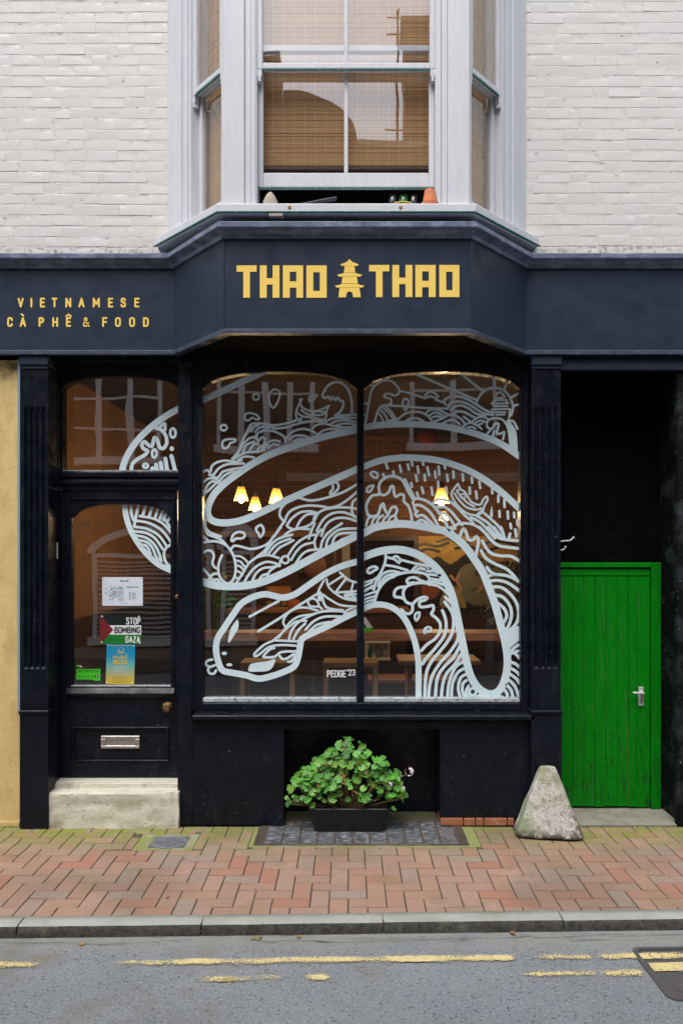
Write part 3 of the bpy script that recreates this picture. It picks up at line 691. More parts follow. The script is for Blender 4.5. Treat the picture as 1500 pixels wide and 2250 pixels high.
# ---------------------------------------------------------------- fascia, crown and soffit
FP = [(-7, -.08), (X(382, -.08), -.08), (X(492, -.59), -.59), (X(1033, -.59), -.59), (X(1155, -.08), -.08), (7, -.08)]
mb = MB(); mb.sweep(FP, [(0, ZF0 + .02), (0, ZF1), (-.06, ZF1), (-.06, ZF0 + .004), (-.0, ZF0 + .004)])
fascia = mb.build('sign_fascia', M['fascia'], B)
mb = MB(); mb.sweep(FP, [(.010, ZF0), (.010, ZF0 + .024), (.004, ZF0 + .030), (-.02, ZF0 + .030), (-.02, ZF0)]); mb.build('bottom_bead', mk('worn_bead_paint', (.045, .06, .095), .4, layers=[((.10,.12,.17), 26, .55, .66, .7, (.4, 1, 1)), ((.02,.03,.05), 10, .5, .65, .6)]), fascia)
mb = MB(); mb.sweep(FP, [(-.05, ZF1 - .035), (.015, ZF1 - .035), (.022, ZF1 - .012), (.045, ZF1 + .003), (.062, ZF1 + .01), (.068, ZF1 + .016), (.068, ZF1 + .044), (.058, ZF1 + .052), (-.05, ZF1 + .085)])
mb.build('crown_moulding', M['crown'], fascia)
for (a, bb) in ((FP[1], FP[2]), (FP[4], FP[3])):     # corner beads
    mb = MB(); mb.tube([(bb[0], bb[1] - .001, ZF0 + .03), (bb[0], bb[1] - .001, ZF1 - .036)], .005, 6); mb.build('corner_bead', M['fascia'], fascia)
# lead flashing between crown and white sill of the bay
WP = [(BX0 - .05, -.0), (X(490, -.53), -.53), (X(1030, -.53), -.53), (BX1 + .05, -.0)]
mb = MB(); mb.vprism([(FP[1][0] - .02, .06), (FP[1][0], -.07), (FP[2][0], FP[2][1] + .01), (FP[3][0], FP[3][1] + .01), (FP[4][0], -.07), (FP[4][0] + .02, .06)], ZF1 - .1, ZF1 + .082)
mb.build('bay_base', M['black'], B)
# soffit under the bay and dark head over the window
mb = MB(); mb.vprism([(FP[1][0] + .05, .30), (FP[1][0] + .05, -.06), (FP[2][0] + .03, FP[2][1] + .05), (FP[3][0] - .03, FP[3][1] + .05), (FP[4][0] - .05, -.06), (FP[4][0] - .05, .30)], ZF0 + .006, ZF0 + .05)
mb.build('soffit', mk('soffit_black', (.005, .004, .0035), .9, spec=.02, layers=[((.012,.008,.005), 6, .5, .7, .6)]), B)
# solid front between fascia and shopfront openings
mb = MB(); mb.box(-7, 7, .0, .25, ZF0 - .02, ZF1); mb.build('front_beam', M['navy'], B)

# gold lettering
YL = -.59 - .003
def T_(x0, x1, y0, y1): return [(x0, y0), (x1, y0), (x1, y0 + 14), ((x0 + x1) / 2 + 7.2, y0 + 14), ((x0 + x1) / 2 + 7.2, y1), ((x0 + x1) / 2 - 7.2, y1), ((x0 + x1) / 2 - 7.2, y0 + 14), (x0, y0 + 14)]
def H_(x0, x1, y0, y1): s = 15; return [(x0, y0), (x0 + s, y0), (x0 + s, y0 + 28), (x1 - s, y0 + 28), (x1 - s, y0), (x1, y0), (x1, y1), (x1 - s, y1), (x1 - s, y0 + 42), (x0 + s, y0 + 42), (x0 + s, y1), (x0, y1)]
def loop(outer, hole):   # polygon with a hole joined by a slit
    return outer + [outer[0]] + hole + [hole[0]]
def letters(xs, y0, y1):
    def put(polys):
        mb = MB()
        for p in polys: mb.prism([(X(a, -.59), Z(b, -.59)) for a, b in p], YL, YL + .004)
        mb.build('letter', M['gold'], fascia)
    (t0, t1), (h0, h1), (a0, a1), (o0, o1) = xs
    put([T_(t0, t1, y0, y1)]); put([H_(h0, h1, y0, y1)])
    s = 15
    put([[(a0, y0), (a1, y0), (a1, y0 + 14), (a0, y0 + 14)], [(a0, y0 + 14), (a0 + s, y0 + 14), (a0 + s, y1), (a0, y1)], [(a1 - s, y0 + 14), (a1, y0 + 14), (a1, y1), (a1 - s, y1)], [(a0 + s, y0 + 35), (a1 - s, y0 + 35), (a1 - s, y0 + 49), (a0 + s, y0 + 49)]])
    put([[(o0, y0), (o1, y0), (o1, y0 + 15), (o0, y0 + 15)], [(o0, y0 + 15), (o0 + s, y0 + 15), (o0 + s, y1 - 15), (o0, y1 - 15)], [(o1 - s, y0 + 15), (o1, y0 + 15), (o1, y1 - 15), (o1 - s, y1 - 15)], [(o0, y1 - 15), (o1, y1 - 15), (o1, y1), (o0, y1)]])
letters([(520, 564), (571, 614), (621.5, 666), (673, 717.5)], 583.5, 654.5)
letters([(810.5, 855), (861.5, 905.5), (912, 956.5), (964.5, 1008.5)], 582.5, 653)
def cpx(p): return (X(700 + p[0] / 1.875, -.59), Z(520 + p[1] / 1.875, -.59))
mb = MB()
for p in ([(127, 93), (137, 104), (165, 115), (160, 121), (94, 121), (89, 115), (117, 104)], [(107, 122), (147, 122), (150, 148), (104, 148)],
          [(104, 149.5), (150, 149.5), (162, 154), (178, 157), (172, 165), (82, 165), (77, 157), (92, 154)], [(98, 166.5), (157, 166.5), (161, 193), (94, 193)],
          [(94, 195), (161, 195), (172, 200), (188, 202), (180, 210), (74, 210), (67, 202), (83, 200)],
          [(86, 211.5), (168, 211.5), (173, 250), (141, 250), (140, 236), (135, 229), (127, 226), (119, 229), (114, 236), (113, 250), (81, 250)]):
    mb.prism([cpx(q) for q in p], YL, YL + .004)
mb.build('pagoda_emblem', M['gold'], fascia)
YS = -.08 - .002
def line(chars, centres, ytop, ybot, org=(0, 520), k=1.875, marks={}):
    for i_, (c, cx) in enumerate(zip(chars, centres)):
        mb = MB()
        h = (Z(org[1] + ytop / k, -.08) - Z(org[1] + ybot / k, -.08)); wt = .0128
        w = GL[c][0] * (h - wt) * .90
        if c == '&': wt = .0095; w *= 1.1
        glyph(mb, c, X(org[0] + cx / k, -.08) - w / 2, Z(org[1] + ybot / k, -.08) + wt / 2, h - wt, .90, wt, YS)
        if i_ in marks: mb.ribbon(marks[i_], .011, YS, smooth=False)
        mb.build('small_letter', M['gold'], fascia)
def q3(a, b): return (X(a / 1.875, -.08), Z(520 + b / 1.875, -.08))
line('VIETNAMESE', [87, 131, 177, 226, 283, 337, 398, 457, 509, 565], 252, 292)
line('CAPHE&FOOD', [43, 96, 172, 229, 284, 357, 433, 487, 545, 602], 332, 372, marks={1: [q3(90, 319), q3(98, 326)], 4: [q3(274, 328), q3(284, 321), q3(294, 328)]})

# ---------------------------------------------------------------- pilasters
def pilaster(xa, xb, yp, flutes):
    """xa..xb in picture pixels at the front plane; returns the part"""
    x0, x1 = X(xa, yp), X(xb, yp); zt = ZF0 - .002; zm = Z(1562, yp); fz0, fz1 = Z(1470, yp), Z(893, yp)
    n = 4; w = x1 - x0; fw = .030; gap = (w - .04 - n * fw) / (n - 1)
    mb = MB()
    # shaft with real half-round flutes
    xs = [x0]
    cols = []
    for k in range(n):
        a = x0 + .02 + k * (fw + gap); cols.append((a, a + fw))
    prev = x0
    def strip(a, b): mb.box(a, b, yp, .12, zm, zt)
    for (a, b) in cols:
        strip(prev, a); mb.box(a, b, yp, .12, zm, fz0); mb.box(a, b, yp, .12, fz1, zt); prev = b
        m = 6; v = []; f = []
        prof = [(a + (b - a) * t / m, yp + .019 * math.sin(math.pi * t / m)) for t in range(m + 1)]
        rings = [(fz0, 0.), (fz0 + .012, .7), (fz0 + .026, 1.), (fz1 - .026, 1.), (fz1 - .012, .7), (fz1, 0.)]
        for (zz, s) in rings: v += [(px, yp + (py - yp) * s, zz) for px, py in prof]
        for i in range(len(rings) - 1): f += [(i*(m+1)+t, i*(m+1)+t+1, (i+1)*(m+1)+t+1, (i+1)*(m+1)+t) for t in range(m)]
        mb.add(v, f)
    strip(prev, x1)
    p = mb.build('pilaster', M['navy'], B)
    m2 = MB(); m2.box(x0 - .004, x1 + .004, yp - .022, .10, Z(803, yp), zt - .002, .004); m2.box(x0 + .001, x1 - .001, yp - .010, .1, Z(811, yp), Z(803, yp) - .001, .003); m2.build('capital', M['fascia'], p)
    m2 = MB(); m2.box(x0 - .004, x1 + .004, yp - .018, .12, 0.004, zm - .022, .004); m2.build('plinth', M['navy'], p)
    m2 = MB(); m2.box(x0 - .010, x1 + .010, yp - .028, .10, zm - .021, zm + .008, .006); m2.build('plinth_cap', M['navy'], p)
    return p
pilaster(47, 107, -.05, 4)
pilaster(1167, 1231, -.05, 4)

# ---------------------------------------------------------------- arched glazing helper
def arch_poly(x0, x1, zs, zt, n=18, e=2.6, q=.62):
    return [(x0 + (x1 - x0) * (i / n), zs + (zt - zs) * (1 - abs(2 * i / n - 1) ** e) ** q) for i in range(n + 1)]
def arched_head(mb, x0, x1, zs, zt, ztop, y0, y1):
    a = arch_poly(x0, x1, zs, zt)
    for i in range(len(a) - 1):
        mb.prism([a[i], a[i + 1], (a[i + 1][0], ztop), (a[i][0], ztop)], y0, y1)
def pane_mesh(mb, x0, x1, z0, zs, zt, y):
    a = [(x0, z0), (x1, z0)] + arch_poly(x0, x1, zs, zt)[::-1]
    mb.add([(x, y, z) for x, z in a], [tuple(range(len(a)))])

# ---------------------------------------------------------------- shop window
YG, YW = .09, .035
wx0, wx1 = X(420, YW), X(1160, YW); zb, ztp = Z(1562, YW), ZF0 - .022
lp = (X(447.5, YG), X(783.5, YG)); rp = (X(799, YG), X(1139, YG)); gz0 = Z(1541, YG); gs = Z(857, YG); gt = Z(820, YG)
mb = MB()
mb.box(wx0, lp[0], YW, .13, zb, ztp); mb.box(rp[1], wx1, YW, .13, zb, ztp)
for (a, b) in (lp, rp): arched_head(mb, a, b, gs, gt, ztp, YW + .012, .13)
mb.box(lp[1], rp[0], YW + .012, .13, gt, ztp)
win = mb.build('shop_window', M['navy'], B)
mb = MB(); mb.box(lp[1], rp[0], YW + .004, .13, gz0, gt, .006); mb.build('mullion', M['navy'], win)
mb = MB(); mb.box(lp[0], rp[1], YW - .005, .13, zb, gz0 - .0, .005); mb.build('bottom_rail', M['navy'], win)
for (a, b) in ((wx0, wx0 + .03), (wx1 - .03, wx1)): mb = MB(); mb.box(a, b, YW - .012, YW, zb, ztp, .004); mb.build('side_bead', M['navy'], win)
M['flaky'] = mk('flaking_white_bead', (.42, .47, .49), .7, layers=[((.02,.025,.03), 28, .55, .62, .95, (1, 1, 2)), ((.3,.35,.38), 9, .45, .6, .7)], bump=[(60, 1.)], bdist=.002)
for (a, b) in (lp, rp):
    mb = MB(); mb.box(a + .001, b - .001, YW + .006, YG, gz0, gz0 + .034, .006); mb.build('putty_bead', M['flaky'], win)
PANES = {}
for key, (a, b) in (('L', lp), ('R', rp)):
    mb = MB(); pane_mesh(mb, a + .0005, b - .0005, gz0 + .001, gs, gt, YG); PANES[key] = mb.build('glass_pane', M['glass'], win)
# sill
mb = MB(); x0, x1 = X(424, -.05), X(1172, -.05)
mb.sweep([(x0, -.0), (x1, -.0)], [(-.06, zb + .004), (.062, zb - .012), (.068, zb - .018), (.068, zb - .040), (.05, zb - .052), (.012, zb - .075), (-.06, zb - .075)])
mb.build('window_sill', M['navy'], B)

# post between door and window
mb = MB(); px0, px1 = X(391, .0), X(421, .0); mb.box(px0, px1, .0, .26, .004, ZF0 - .021, .006); mb.box(px0 - .004, px1 + .006, -.014, .1, Z(803, 0), ZF0 - .0215, .004); post = mb.build('door_post', M['navy'], B)

# stall riser with niche
zr = zb - .076; sx0, sx1 = X(397, -.0), X(1172, .0); nx0, nx1 = X(624, 0), X(966, 0); nz = Z(1597, 0)
mb = MB(); mb.box(X(421.5, 0), nx0, .002, .24, .006, zr); mb.box(nx1, X(1170, 0), .002, .24, .062, zr); mb.box(nx0, nx1, .002, .24, nz, zr)
mb.box(px0, X(421.5, 0), -.006, .0, .008, zr + .05)
mb.box(X(421.5, 0), X(1170, 0), -.008, .003, zr - .045, zr)
riser = mb.build('stall_riser', M['navy'], B)
mb = MB(); mb.box(nx0 - .02, nx1 + .02, .33, .37, 0, nz + .05); mb.box(nx0 - .04, nx0 - .001, .241, .33, 0, nz + .03); mb.box(nx1 + .001, nx1 + .04, .241, .33, 0, nz + .03); mb.box(nx0, nx1, .241, .33, nz + .001, nz + .04); mb.build('niche_lining', M['navy'], riser)
for (a, b) in ((X(421.5, 0) + .0, nx0), (nx1, X(1170, 0))):
    for (c, d) in ((a + .0, a + .012), (b - .012, b)):
        mb = MB(); mb.box(c, d, -.005, .0015, .07, zr - .046, .002); mb.build('panel_bead', M['navy'], riser)
# exposed orange bricks below the riser
bx = nx1 + .004
for k, L in enumerate((.165, .083, .06, .165, .05)):
    e = min(bx + L, X(1168, 0)); mb = MB(); mb.box(bx, e - .006, -.004 - .004 * (k % 2), .2, .003, .056, .005); mb.build('footing_brick', M['red_brick'], riser); bx += L

# ---------------------------------------------------------------- door with fanlight
YD, YDG = .17, .20
dx0, dx1 = X(134, YD), X(391, YD); zd0, zd1 = Z(1709, YD), Z(1077, YD)
# frame: jambs, transom, head
mb = MB()
mb.box(X(108, .0) + .0, X(122, .12), .0, .26, .006, ZF0 - .021); mb.box(X(122, .12), dx0, .12, .26, zd0 - .03, ZF0 - .021)
mb.box(dx0, px0, YD - .02, .26, Z(829, YD) + .04, ZF0 - .021)
dframe = mb.build('door_frame', M['navy'], B)
fx0, fx1, fz0, fs, ft = X(141, YDG), X(392, YDG), Z(1036, YDG), Z(853, YDG), Z(829, YDG)
mb = MB(); arched_head(mb, fx0, fx1 + .001, fs, ft, Z(829, YD) + .04, YD - .0, .26); mb.box(dx0, fx0, YD, .26, fz0, Z(829, YD) + .04); mb.build('fanlight_frame', M['navy'], dframe)
mb = MB()
mb.sweep([(dx0 - .03, YD), (px0, YD)], [(-.09, zd1 + .002), (.012, zd1 + .002), (.012, zd1 + .03), (.032, zd1 + .045), (.032, zd1 + .06), (.010, zd1 + .068), (.006, zd1 + .085), (.026, zd1 + .098), (.026, fz0 - .012), (.0, fz0 + .001), (-.09, fz0 + .001)])
mb.build('transom', M['navy'], dframe)
mb = MB(); mb.box(fx0, fx1, YDG - .02, YDG - .004, fz0 + .001, fz0 + .009); mb.build('putty_line', M['flaky'], dframe)
mb = MB(); pane_mesh(mb, fx0 + .0005, fx1, fz0 + .001, fs, ft, YDG); PANES['F'] = mb.build('fanlight_pane', M['glass'], dframe)
# door leaf
mb = MB()
ax0, ax1, az0, asz, at = X(161, YDG), X(377, YDG), Z(1505, YDG), Z(1138, YDG), Z(1108, YDG)
mb.box(dx0 + .003, ax0, YD, .225, zd0 + .003, zd1 - .002); mb.box(ax1, dx1 - .003, YD, .225, zd0 + .003, zd1 - .002)
arched_head(mb, ax0, ax1, asz, at, zd1 - .002, YD, .225)
pz0, pz1 = Z(1670, YD), Z(1600, YD); qx0, qx1 = X(160, YD), X(372, YD)
mb.box(ax0, ax1, YD, .225, pz1, az0); mb.box(ax0, ax1, YD, .225, zd0 + .003, pz0)
mb.box(ax0, ax1, YD + .014, .22, pz0, pz1)
door = mb.build('shop_door', M['navy'], B)
mb = MB()
for (a, b, c, d) in ((qx0, qx1, pz1 - .002, pz1 + .010), (qx0, qx1, pz0 - .010, pz0 + .002)): mb.box(a, b, YD - .008, YD + .001, c, d, .003)
for (a, b) in ((qx0, qx0 + .011), (qx1 - .011, qx1)): mb.box(a, b, YD - .008, YD + .001, pz0 + .002, pz1 - .002, .003)
mb.build('panel_moulding', M['navy'], door)
mb = MB()
mb.box(X(150, YD), X(384, YD), YD - .010, YD + .001, Z(1098, YD), Z(1094, YD), .002)
for a in (150, 380): mb.box(X(a, YD), X(a + 4, YD), YD - .010, YD + .001, Z(1510, YD), Z(1098, YD), .002)
mb.build('glazing_moulding', M['navy'], door)
mb = MB(); mb.sweep([(X(148, YD), YD), (X(384, YD), YD)], [(-.01, Z(1532, YD)), (.012, Z(1532, YD)), (.030, Z(1526, YD)), (.030, Z(1522, YD)), (.018, Z(1516, YD)), (.006, Z(1511, YD)), (-.01, Z(1511, YD))]); mb.build('mid_rail_moulding', M['navy'], door)
mb = MB(); mb.box(ax0 - .004, ax1 + .003, YD - .004, YDG - .003, az0 - .006, az0 + .001); mb.build('putty_line', M['flaky'], door)
mb = MB(); pane_mesh(mb, ax0 + .0005, ax1 - .0005, az0 + .001, asz, at, YDG); PANES['D'] = mb.build('glass_pane', M['glass'], door)
# letterbox
mb = MB(); a, b, c, d = X(222, YD), X(307, YD), Z(1645, YD), Z(1617, YD); w = .034
for q in ((a, b, c, c + .026), (a, b, d - .026, d)): mb.box(q[0], q[1], YD + .002, YD + .022 - .012 + .01, q[2], q[3])
mb = MB(); yl = YD + .004
mb.box(a, b, yl - .006, yl + .012, c, c + .022, .003); mb.box(a, b, yl - .006, yl + .012, d - .022, d, .003); mb.box(a, a + w, yl - .006, yl + .012, c + .022, d - .022, .002); mb.box(b - w, b, yl - .006, yl + .012, c + .022, d - .022, .002)
lb = mb.build('letterbox', M['steel'], door)
mb = MB(); mb.box(a + w, b - w, yl + .004, yl + .012, c + .022, d - .022); mb.build('flap', M['steel'], lb)
# faceted brass knob on the right stile
mb = MB(); mb.lathe([(.030, YD), (.030, YD - .008), (.014, YD - .014), (.013, YD - .03), (.034, YD - .042), (.038, YD - .055), (.022, YD - .074), (.001, YD - .078)], (X(370.5, YD), 0, Z(1551, YD)), 8, 'Y'); mb.build('knob', M['brass'], door)
mb = MB(); mb.lathe([(.016, YD), (.016, YD - .012), (.010, YD - .018), (.001, YD - .019)], (X(389.5, YD), 0, Z(1311, YD)), 14, 'Y'); mb.build('lock_cylinder', M['brass'], door)
mb = MB(); hx = X(123, .12); mb.box(hx - .016, hx + .018, .105, .122, Z(1228, .12), Z(1192, .12), .003); mb.tube([(hx - .004, .102, Z(1228, .12)), (hx - .004, .102, Z(1192, .12))], .007, 8); mb.build('hinge', M['white_metal'], door)

# steps
mb = MB()
def stone_block(name, x0, x1, y0, y1, z0, z1, seed, par, mat, amp=.006, nx=26, nz=10):
    mb = MB(); v = []; f = []; ny = 6; m = nx + 1
    prof = [(y0, z0 + (z1 - z0) * k / nz * .96) for k in range(nz + 1)] + [(y0 + .006, z1 - .002)] + [(y0 + .02 + (y1 - y0 - .02) * k / ny, z1) for k in range(ny + 1)]
    for j, (y, z) in enumerate(prof):
        for i in range(nx + 1):
            x = x0 + (x1 - x0) * i / nx; q = Vector((x * 7 + seed, y * 12, z * 16)); n1 = mnoise.noise(q) + .5 * mnoise.noise(q * 2.7)
            dx = (mnoise.noise(Vector((z * 12, y * 7, seed + (i > 0)))) * .008 if i in (0, nx) else 0)
            top = j > nz
            v.append((x + dx, y + (0 if top else n1 * amp), z + (n1 * amp * .45 if top else 0)))
    f = [(j*m+i, j*m+i+1, (j+1)*m+i+1, (j+1)*m+i) for j in range(len(prof) - 1) for i in range(nx)]
    for e in (0, nx):
        ids = [j*m+e for j in range(len(prof))]; o = len(v); v += [v[k] for k in ids]; v.append((v[ids[0]][0], y1, z0)); f.append(tuple(range(o, len(v))))
    mb.add(v, f); return auto_smooth(mb.build(name, mat, par), 40)
lower = stone_block('doorstep', X(107, -.05), X(393.5, -.05) - .003, -.05, .10, .0, Z(1742, -.05) + .0, 3., B, M['stone_step'], .008)
up = stone_block('upper_doorstep', X(121, .06), X(392, .06) - .002, .06, .17, Z(1742, -.05) - .03, Z(1722, .06), 9., lower, M['stone_step'], .004)
mb = MB(); mb.box(X(121.5, .085), X(391, .085), .085, .30, Z(1722, .06) - .004, zd0 - .002, .004); mb.build('door_threshold', mk('cream_threshold', (.56, .55, .46), .6, layers=[((.3,.27,.2), 30, .6, .7, .6)]), lower)

# ---------------------------------------------------------------- passage on the right with the green door
YP = .34
gx0, gx1 = X(1228, .0), X(1446, YP)
mb = MB(); mb.box(X(1227, -.03), 7, -.045, .02, Z(813, -.04), ZF0 - .021, .004); mb.box(X(1227, -.03), 7, -.03, .0, ZF0 - .0205, ZF0 + .02); mb.build('passage_lintel', M['fascia'], B)
mb = MB(); mb.box(X(1233, 0) - .06, gx1 + .2, YP + .03, YP + .06, 1.86, 3.5); mb.build('overdoor_board', M['black'], B)
mb = MB(); mb.box(gx1 + .025, gx1 + .3, .03, YP + .1, 0, 3.5); mb.box(X(1500, 0) - .05, 7, -.02, .029, 0, ZF0 - .03); pw_ = mb.build('passage_wall', M['passage_wall'], B)
mb = MB(); mb.box(X(1215, 0), X(1229, 0), .13, YP + .06, 0, 3.4); mb.build('passage_reveal', M['navy'], B)
mb = MB(); mb.box(X(1233, 0) - .06, gx1 + .3, .03, YP + .1, 3.4, 3.5); mb.build('passage_ceiling', M['black'], B)
slab = stone_block('passage_threshold', X(1232, -.01), X(1500, 0) + .3, -.012, YP + .05, -.02, .012, 21., B, mk('grey_slab', (.27, .26, .22), .9, layers=[((.17,.17,.13), 8, .45, .62, .8), ((.4,.39,.35), 60, .55, .7, .6)], bump=[(80, 1.)], bdist=.005), .003)
# door
gz0_, gz1_ = .022, Z(1236, YP)
ex0 = gx0 - .05
mb = MB(); mb.box(gx1 - .062, gx1 + .012, YP - .02, YP + .04, gz0_ - .008, gz1_ + .0, .004); mb.box(ex0, gx1 - .063, YP - .02, YP + .04, Z(1247, YP), gz1_, .004)
gd = mb.build('green_door', M['green'], B)
lx1 = gx1 - .066; zt_ = Z(1249, YP) 
mb = MB(); mb.box(ex0, lx1 - .0, YP + .020, YP + .040, gz0_, zt_); mb.build('backing_board', M['green'], gd)
mb = MB(); mb.box(ex0, lx1, YP - .004, YP + .020, Z(1265, YP), zt_ - .002, .003); mb.build('top_rail', M['green'], gd)
edges = [1236, 1257.5, 1281.5, 1306, 1330.5, 1355.5, 1379.5, 1397.5, 1421]
bx_ = [X(e, YP) for e in edges]; bx_[0] = ex0; bx_[-1] = lx1
for a, b in zip(bx_[:-1], bx_[1:]):
    mb = MB(); g_ = rng.uniform(.0005, .0013); mb.box(a + g_, b - g_, YP + rng.uniform(-.001, .001), YP + .0195, gz0_ + rng.uniform(0, .010), Z(1266.5, YP), .0022); mb.build('board', M['green'], gd)
ex1 = X(1379.5, YP); mb = MB(); mb.box(ex1 - .0017, ex1 + .0012, YP + .004, YP + .0205, .03, .62); mb.build('bare_wood_split', mk('raw_split_wood', (.30, .15, .05), .8), gd)
hxp = X(1407, YP); mb = MB(); mb.box(hxp - .019, hxp + .019, YP - .007, YP + .002, Z(1551, YP), Z(1509, YP), .004); pl_ = mb.build('handle_plate', M['white_metal'], gd)
hz = Z(1521, YP); mb = MB(); mb.lathe([(.016, YP - .007), (.015, YP - .024), (.010, YP - .026), (.010, YP - .05)], (hxp, 0, hz), 14, 'Y'); mb.tube([(hxp, YP - .046, hz), (hxp - .03, YP - .05, hz + .001), (hxp - .065, YP - .048, hz + .004), (hxp - .078, YP - .046, hz + .006)], [.0115, .010, .0085, .006], 10)
auto_smooth(mb.build('lever', M['white_metal'], pl_), 50)
mb = MB(); mb.box(hxp - .004, hxp + .004, YP - .0085, YP - .0069, Z(1546, YP), Z(1537, YP)); mb.build('keyhole', M['black'], pl_)
# bent white hooks fixed to the pilaster side
for pts in ([(1230, 1190), (1238, 1188.5), (1250, 1188), (1255, 1185), (1259, 1181)], [(1230, 1209), (1236, 1208), (1240, 1205), (1241, 1202)]):
    mb = MB(); mb.tube([(X(a, .02), .02, Z(b, .02)) for a, b in pts], .005, 8); e = pts[-1]; mb.lathe([(.001, -.009), (.008, -.004), (.008, .004), (.001, .009)], (X(e[0], .02), .02, Z(e[1], .02)), 10); mb.build('hook', M['white_metal'], B)

# ochre rendered wall to the left
mb = MB(); v = []; f = []; nx_, nz_ = 40, 40
xa, xb = -7.0, X(46, -.0) - .006
mb.box(xa, xb, .0, .25, .03, ZF0 + .05); mb.box(xa, xb, -.012, .2, .0, .03)
ow = mb.build('rendered_wall', M['ochre']); tag(ow, 'ochre yellow rendered wall at the left edge beside the dark pilaster', 'wall')
mb = MB(); mb.box(X(42, -.01), X(47, -.01), -.03, .1, Z(1560, 0), ZF0 - .02); mb.build('edge_strip', mk('pale_blue_strip', (.22, .30, .36), .6), B)

# dark cladding right of passage handled by passage_wall; roof and body of the building
mb = MB(); mb.box(-7, 7, .26, 6.5, 8.9, 9.05); mb.box(-7, -6.8, .25, 6.5, 0, 8.9); mb.box(6.8, 7, .25, 6.5, 0, 8.9); mb.box(-7, 7, 6.3, 6.5, 0, 8.9); mb.build('rear_walls', M['in_dark'], B)
# shop interior shell
RX0, RX1, RY1, RZ0, RZ1 = -2.35, 2.45, 4.4, .30, 3.42
mb = MB(); mb.box(RX0 - .1, RX0, .26, RY1, RZ0, RZ1); mb.build('interior_side_wall', M['in_ochre'], B)
mb = MB(); mb.box(RX1, RX1 + .1, .45, RY1, RZ0, RZ1); mb.build('interior_side_wall', M['in_brick'], B)
mb = MB(); mb.box(RX0 - .1, RX1 + .1, RY1, RY1 + .1, RZ0, RZ1); mb.build('interior_back_wall', M['in_brick'], B)
mb = MB(); mb.box(RX0 - .1, X(395, .3), .26, .4205, .05, RZ0); mb.box(RX0 - .1, RX1 + .1, .421, RY1 + .1, .05, RZ0); mb.build('interior_floor', M['in_floor'], B)
mb = MB(); mb.box(RX0 - .1, RX1 + .1, .26, RY1 + .1, RZ1, ZF1 - .02); mb.build('interior_ceiling', M['in_dark'], B)
mb = MB(); mb.box(X(1172, .13), RX1 + .1, YP + .07, .45, RZ0, RZ1); mb.build('interior_front_wall', M['in_brick'], B)
mb = MB(); mb.box(X(424, 0), X(1166, 0), .375, .42, .05, zb - .061); mb.box(X(424, 0), X(1166, 0), .132, .42, zb - .06, zb - .02); mb.build('interior_riser', M['dark_wood'], B)
mb = MB(); mb.box(RX0 + .002, RX0 + .03, .26, RY1 - .002, RZ0 + .001, 1.32); mb.box(RX0 + .031, RX0 + 1.0, RY1 - .03, RY1 - .002, RZ0 + .001, 1.32); mb.box(1.35, RX1 - .002, RY1 - .03, RY1 - .002, RZ0 + .001, 1.32); mb.box(RX0 + .002, RX0 + .045, .26, RY1 - .031, 1.3205, 1.36); mb.build('dark_dado', M['dark_wood'], B)
# upstairs room shell
mb = MB(); mb.box(-2.6, 2.6, .26, 3.6, ZF1 - .01, 4.02); mb.box(-2.6, 2.6, 3.5, 3.6, 4.02, 6.9); mb.box(-2.6, -2.5, .26, 3.5, 4.02, 6.9); mb.box(2.5, 2.6, .26, 3.5, 4.02, 6.9); mb.box(-2.6, 2.6, .26, 3.6, 6.9, 7.0); mb.build('upstairs_room', M['cream'], B)

# ---------------------------------------------------------------- bay window upstairs
YB = -.53
bl, br = X(490, YB), X(1031, YB)
plan = [(BX0, 0), (bl, YB), (br, YB), (BX1, 0)]
ZS = 4.135; ZH = 6.8
mb = MB(); mb.sweep([(BX0 - .055, .0)] + [(BX0 - .045, 0), (bl, YB), (br, YB), (BX1 + .045, 0)] + [(BX1 + .055, 0)], [(-.2, ZS + .004), (.030, ZS - .012), (.062, ZS - .018), (.066, ZS - .024), (.066, ZS - .066), (.050, ZS - .070), (.045, ZS - .080), (-.2, ZS - .080)])
bay = mb.build('bay_window', M['white_wood'], B)
mb = MB(); mb.sweep([(BX0 - .045, 0), (bl, YB), (br, YB), (BX1 + .045, 0)], [(.0515, ZS - .0745), (.0675, ZS - .0712), (.0675, ZS - .0685), (.060, ZS - .0685)]); mb.build('sill_drip_edge', M['teal_edge'], bay)
def facet(p, q):
    p, q = Vector((p[0], p[1])), Vector((q[0], q[1])); d = (q - p); L = d.length; d /= L; nrm = Vector((d.y, -d.x))
    return L, (lambda u, w, z: (p.x + d.x * u + nrm.x * -w, p.y + d.y * u + nrm.y * -w, z))   # w = depth inwards
ZM = Z(147, YB)          # underside of the meeting rail
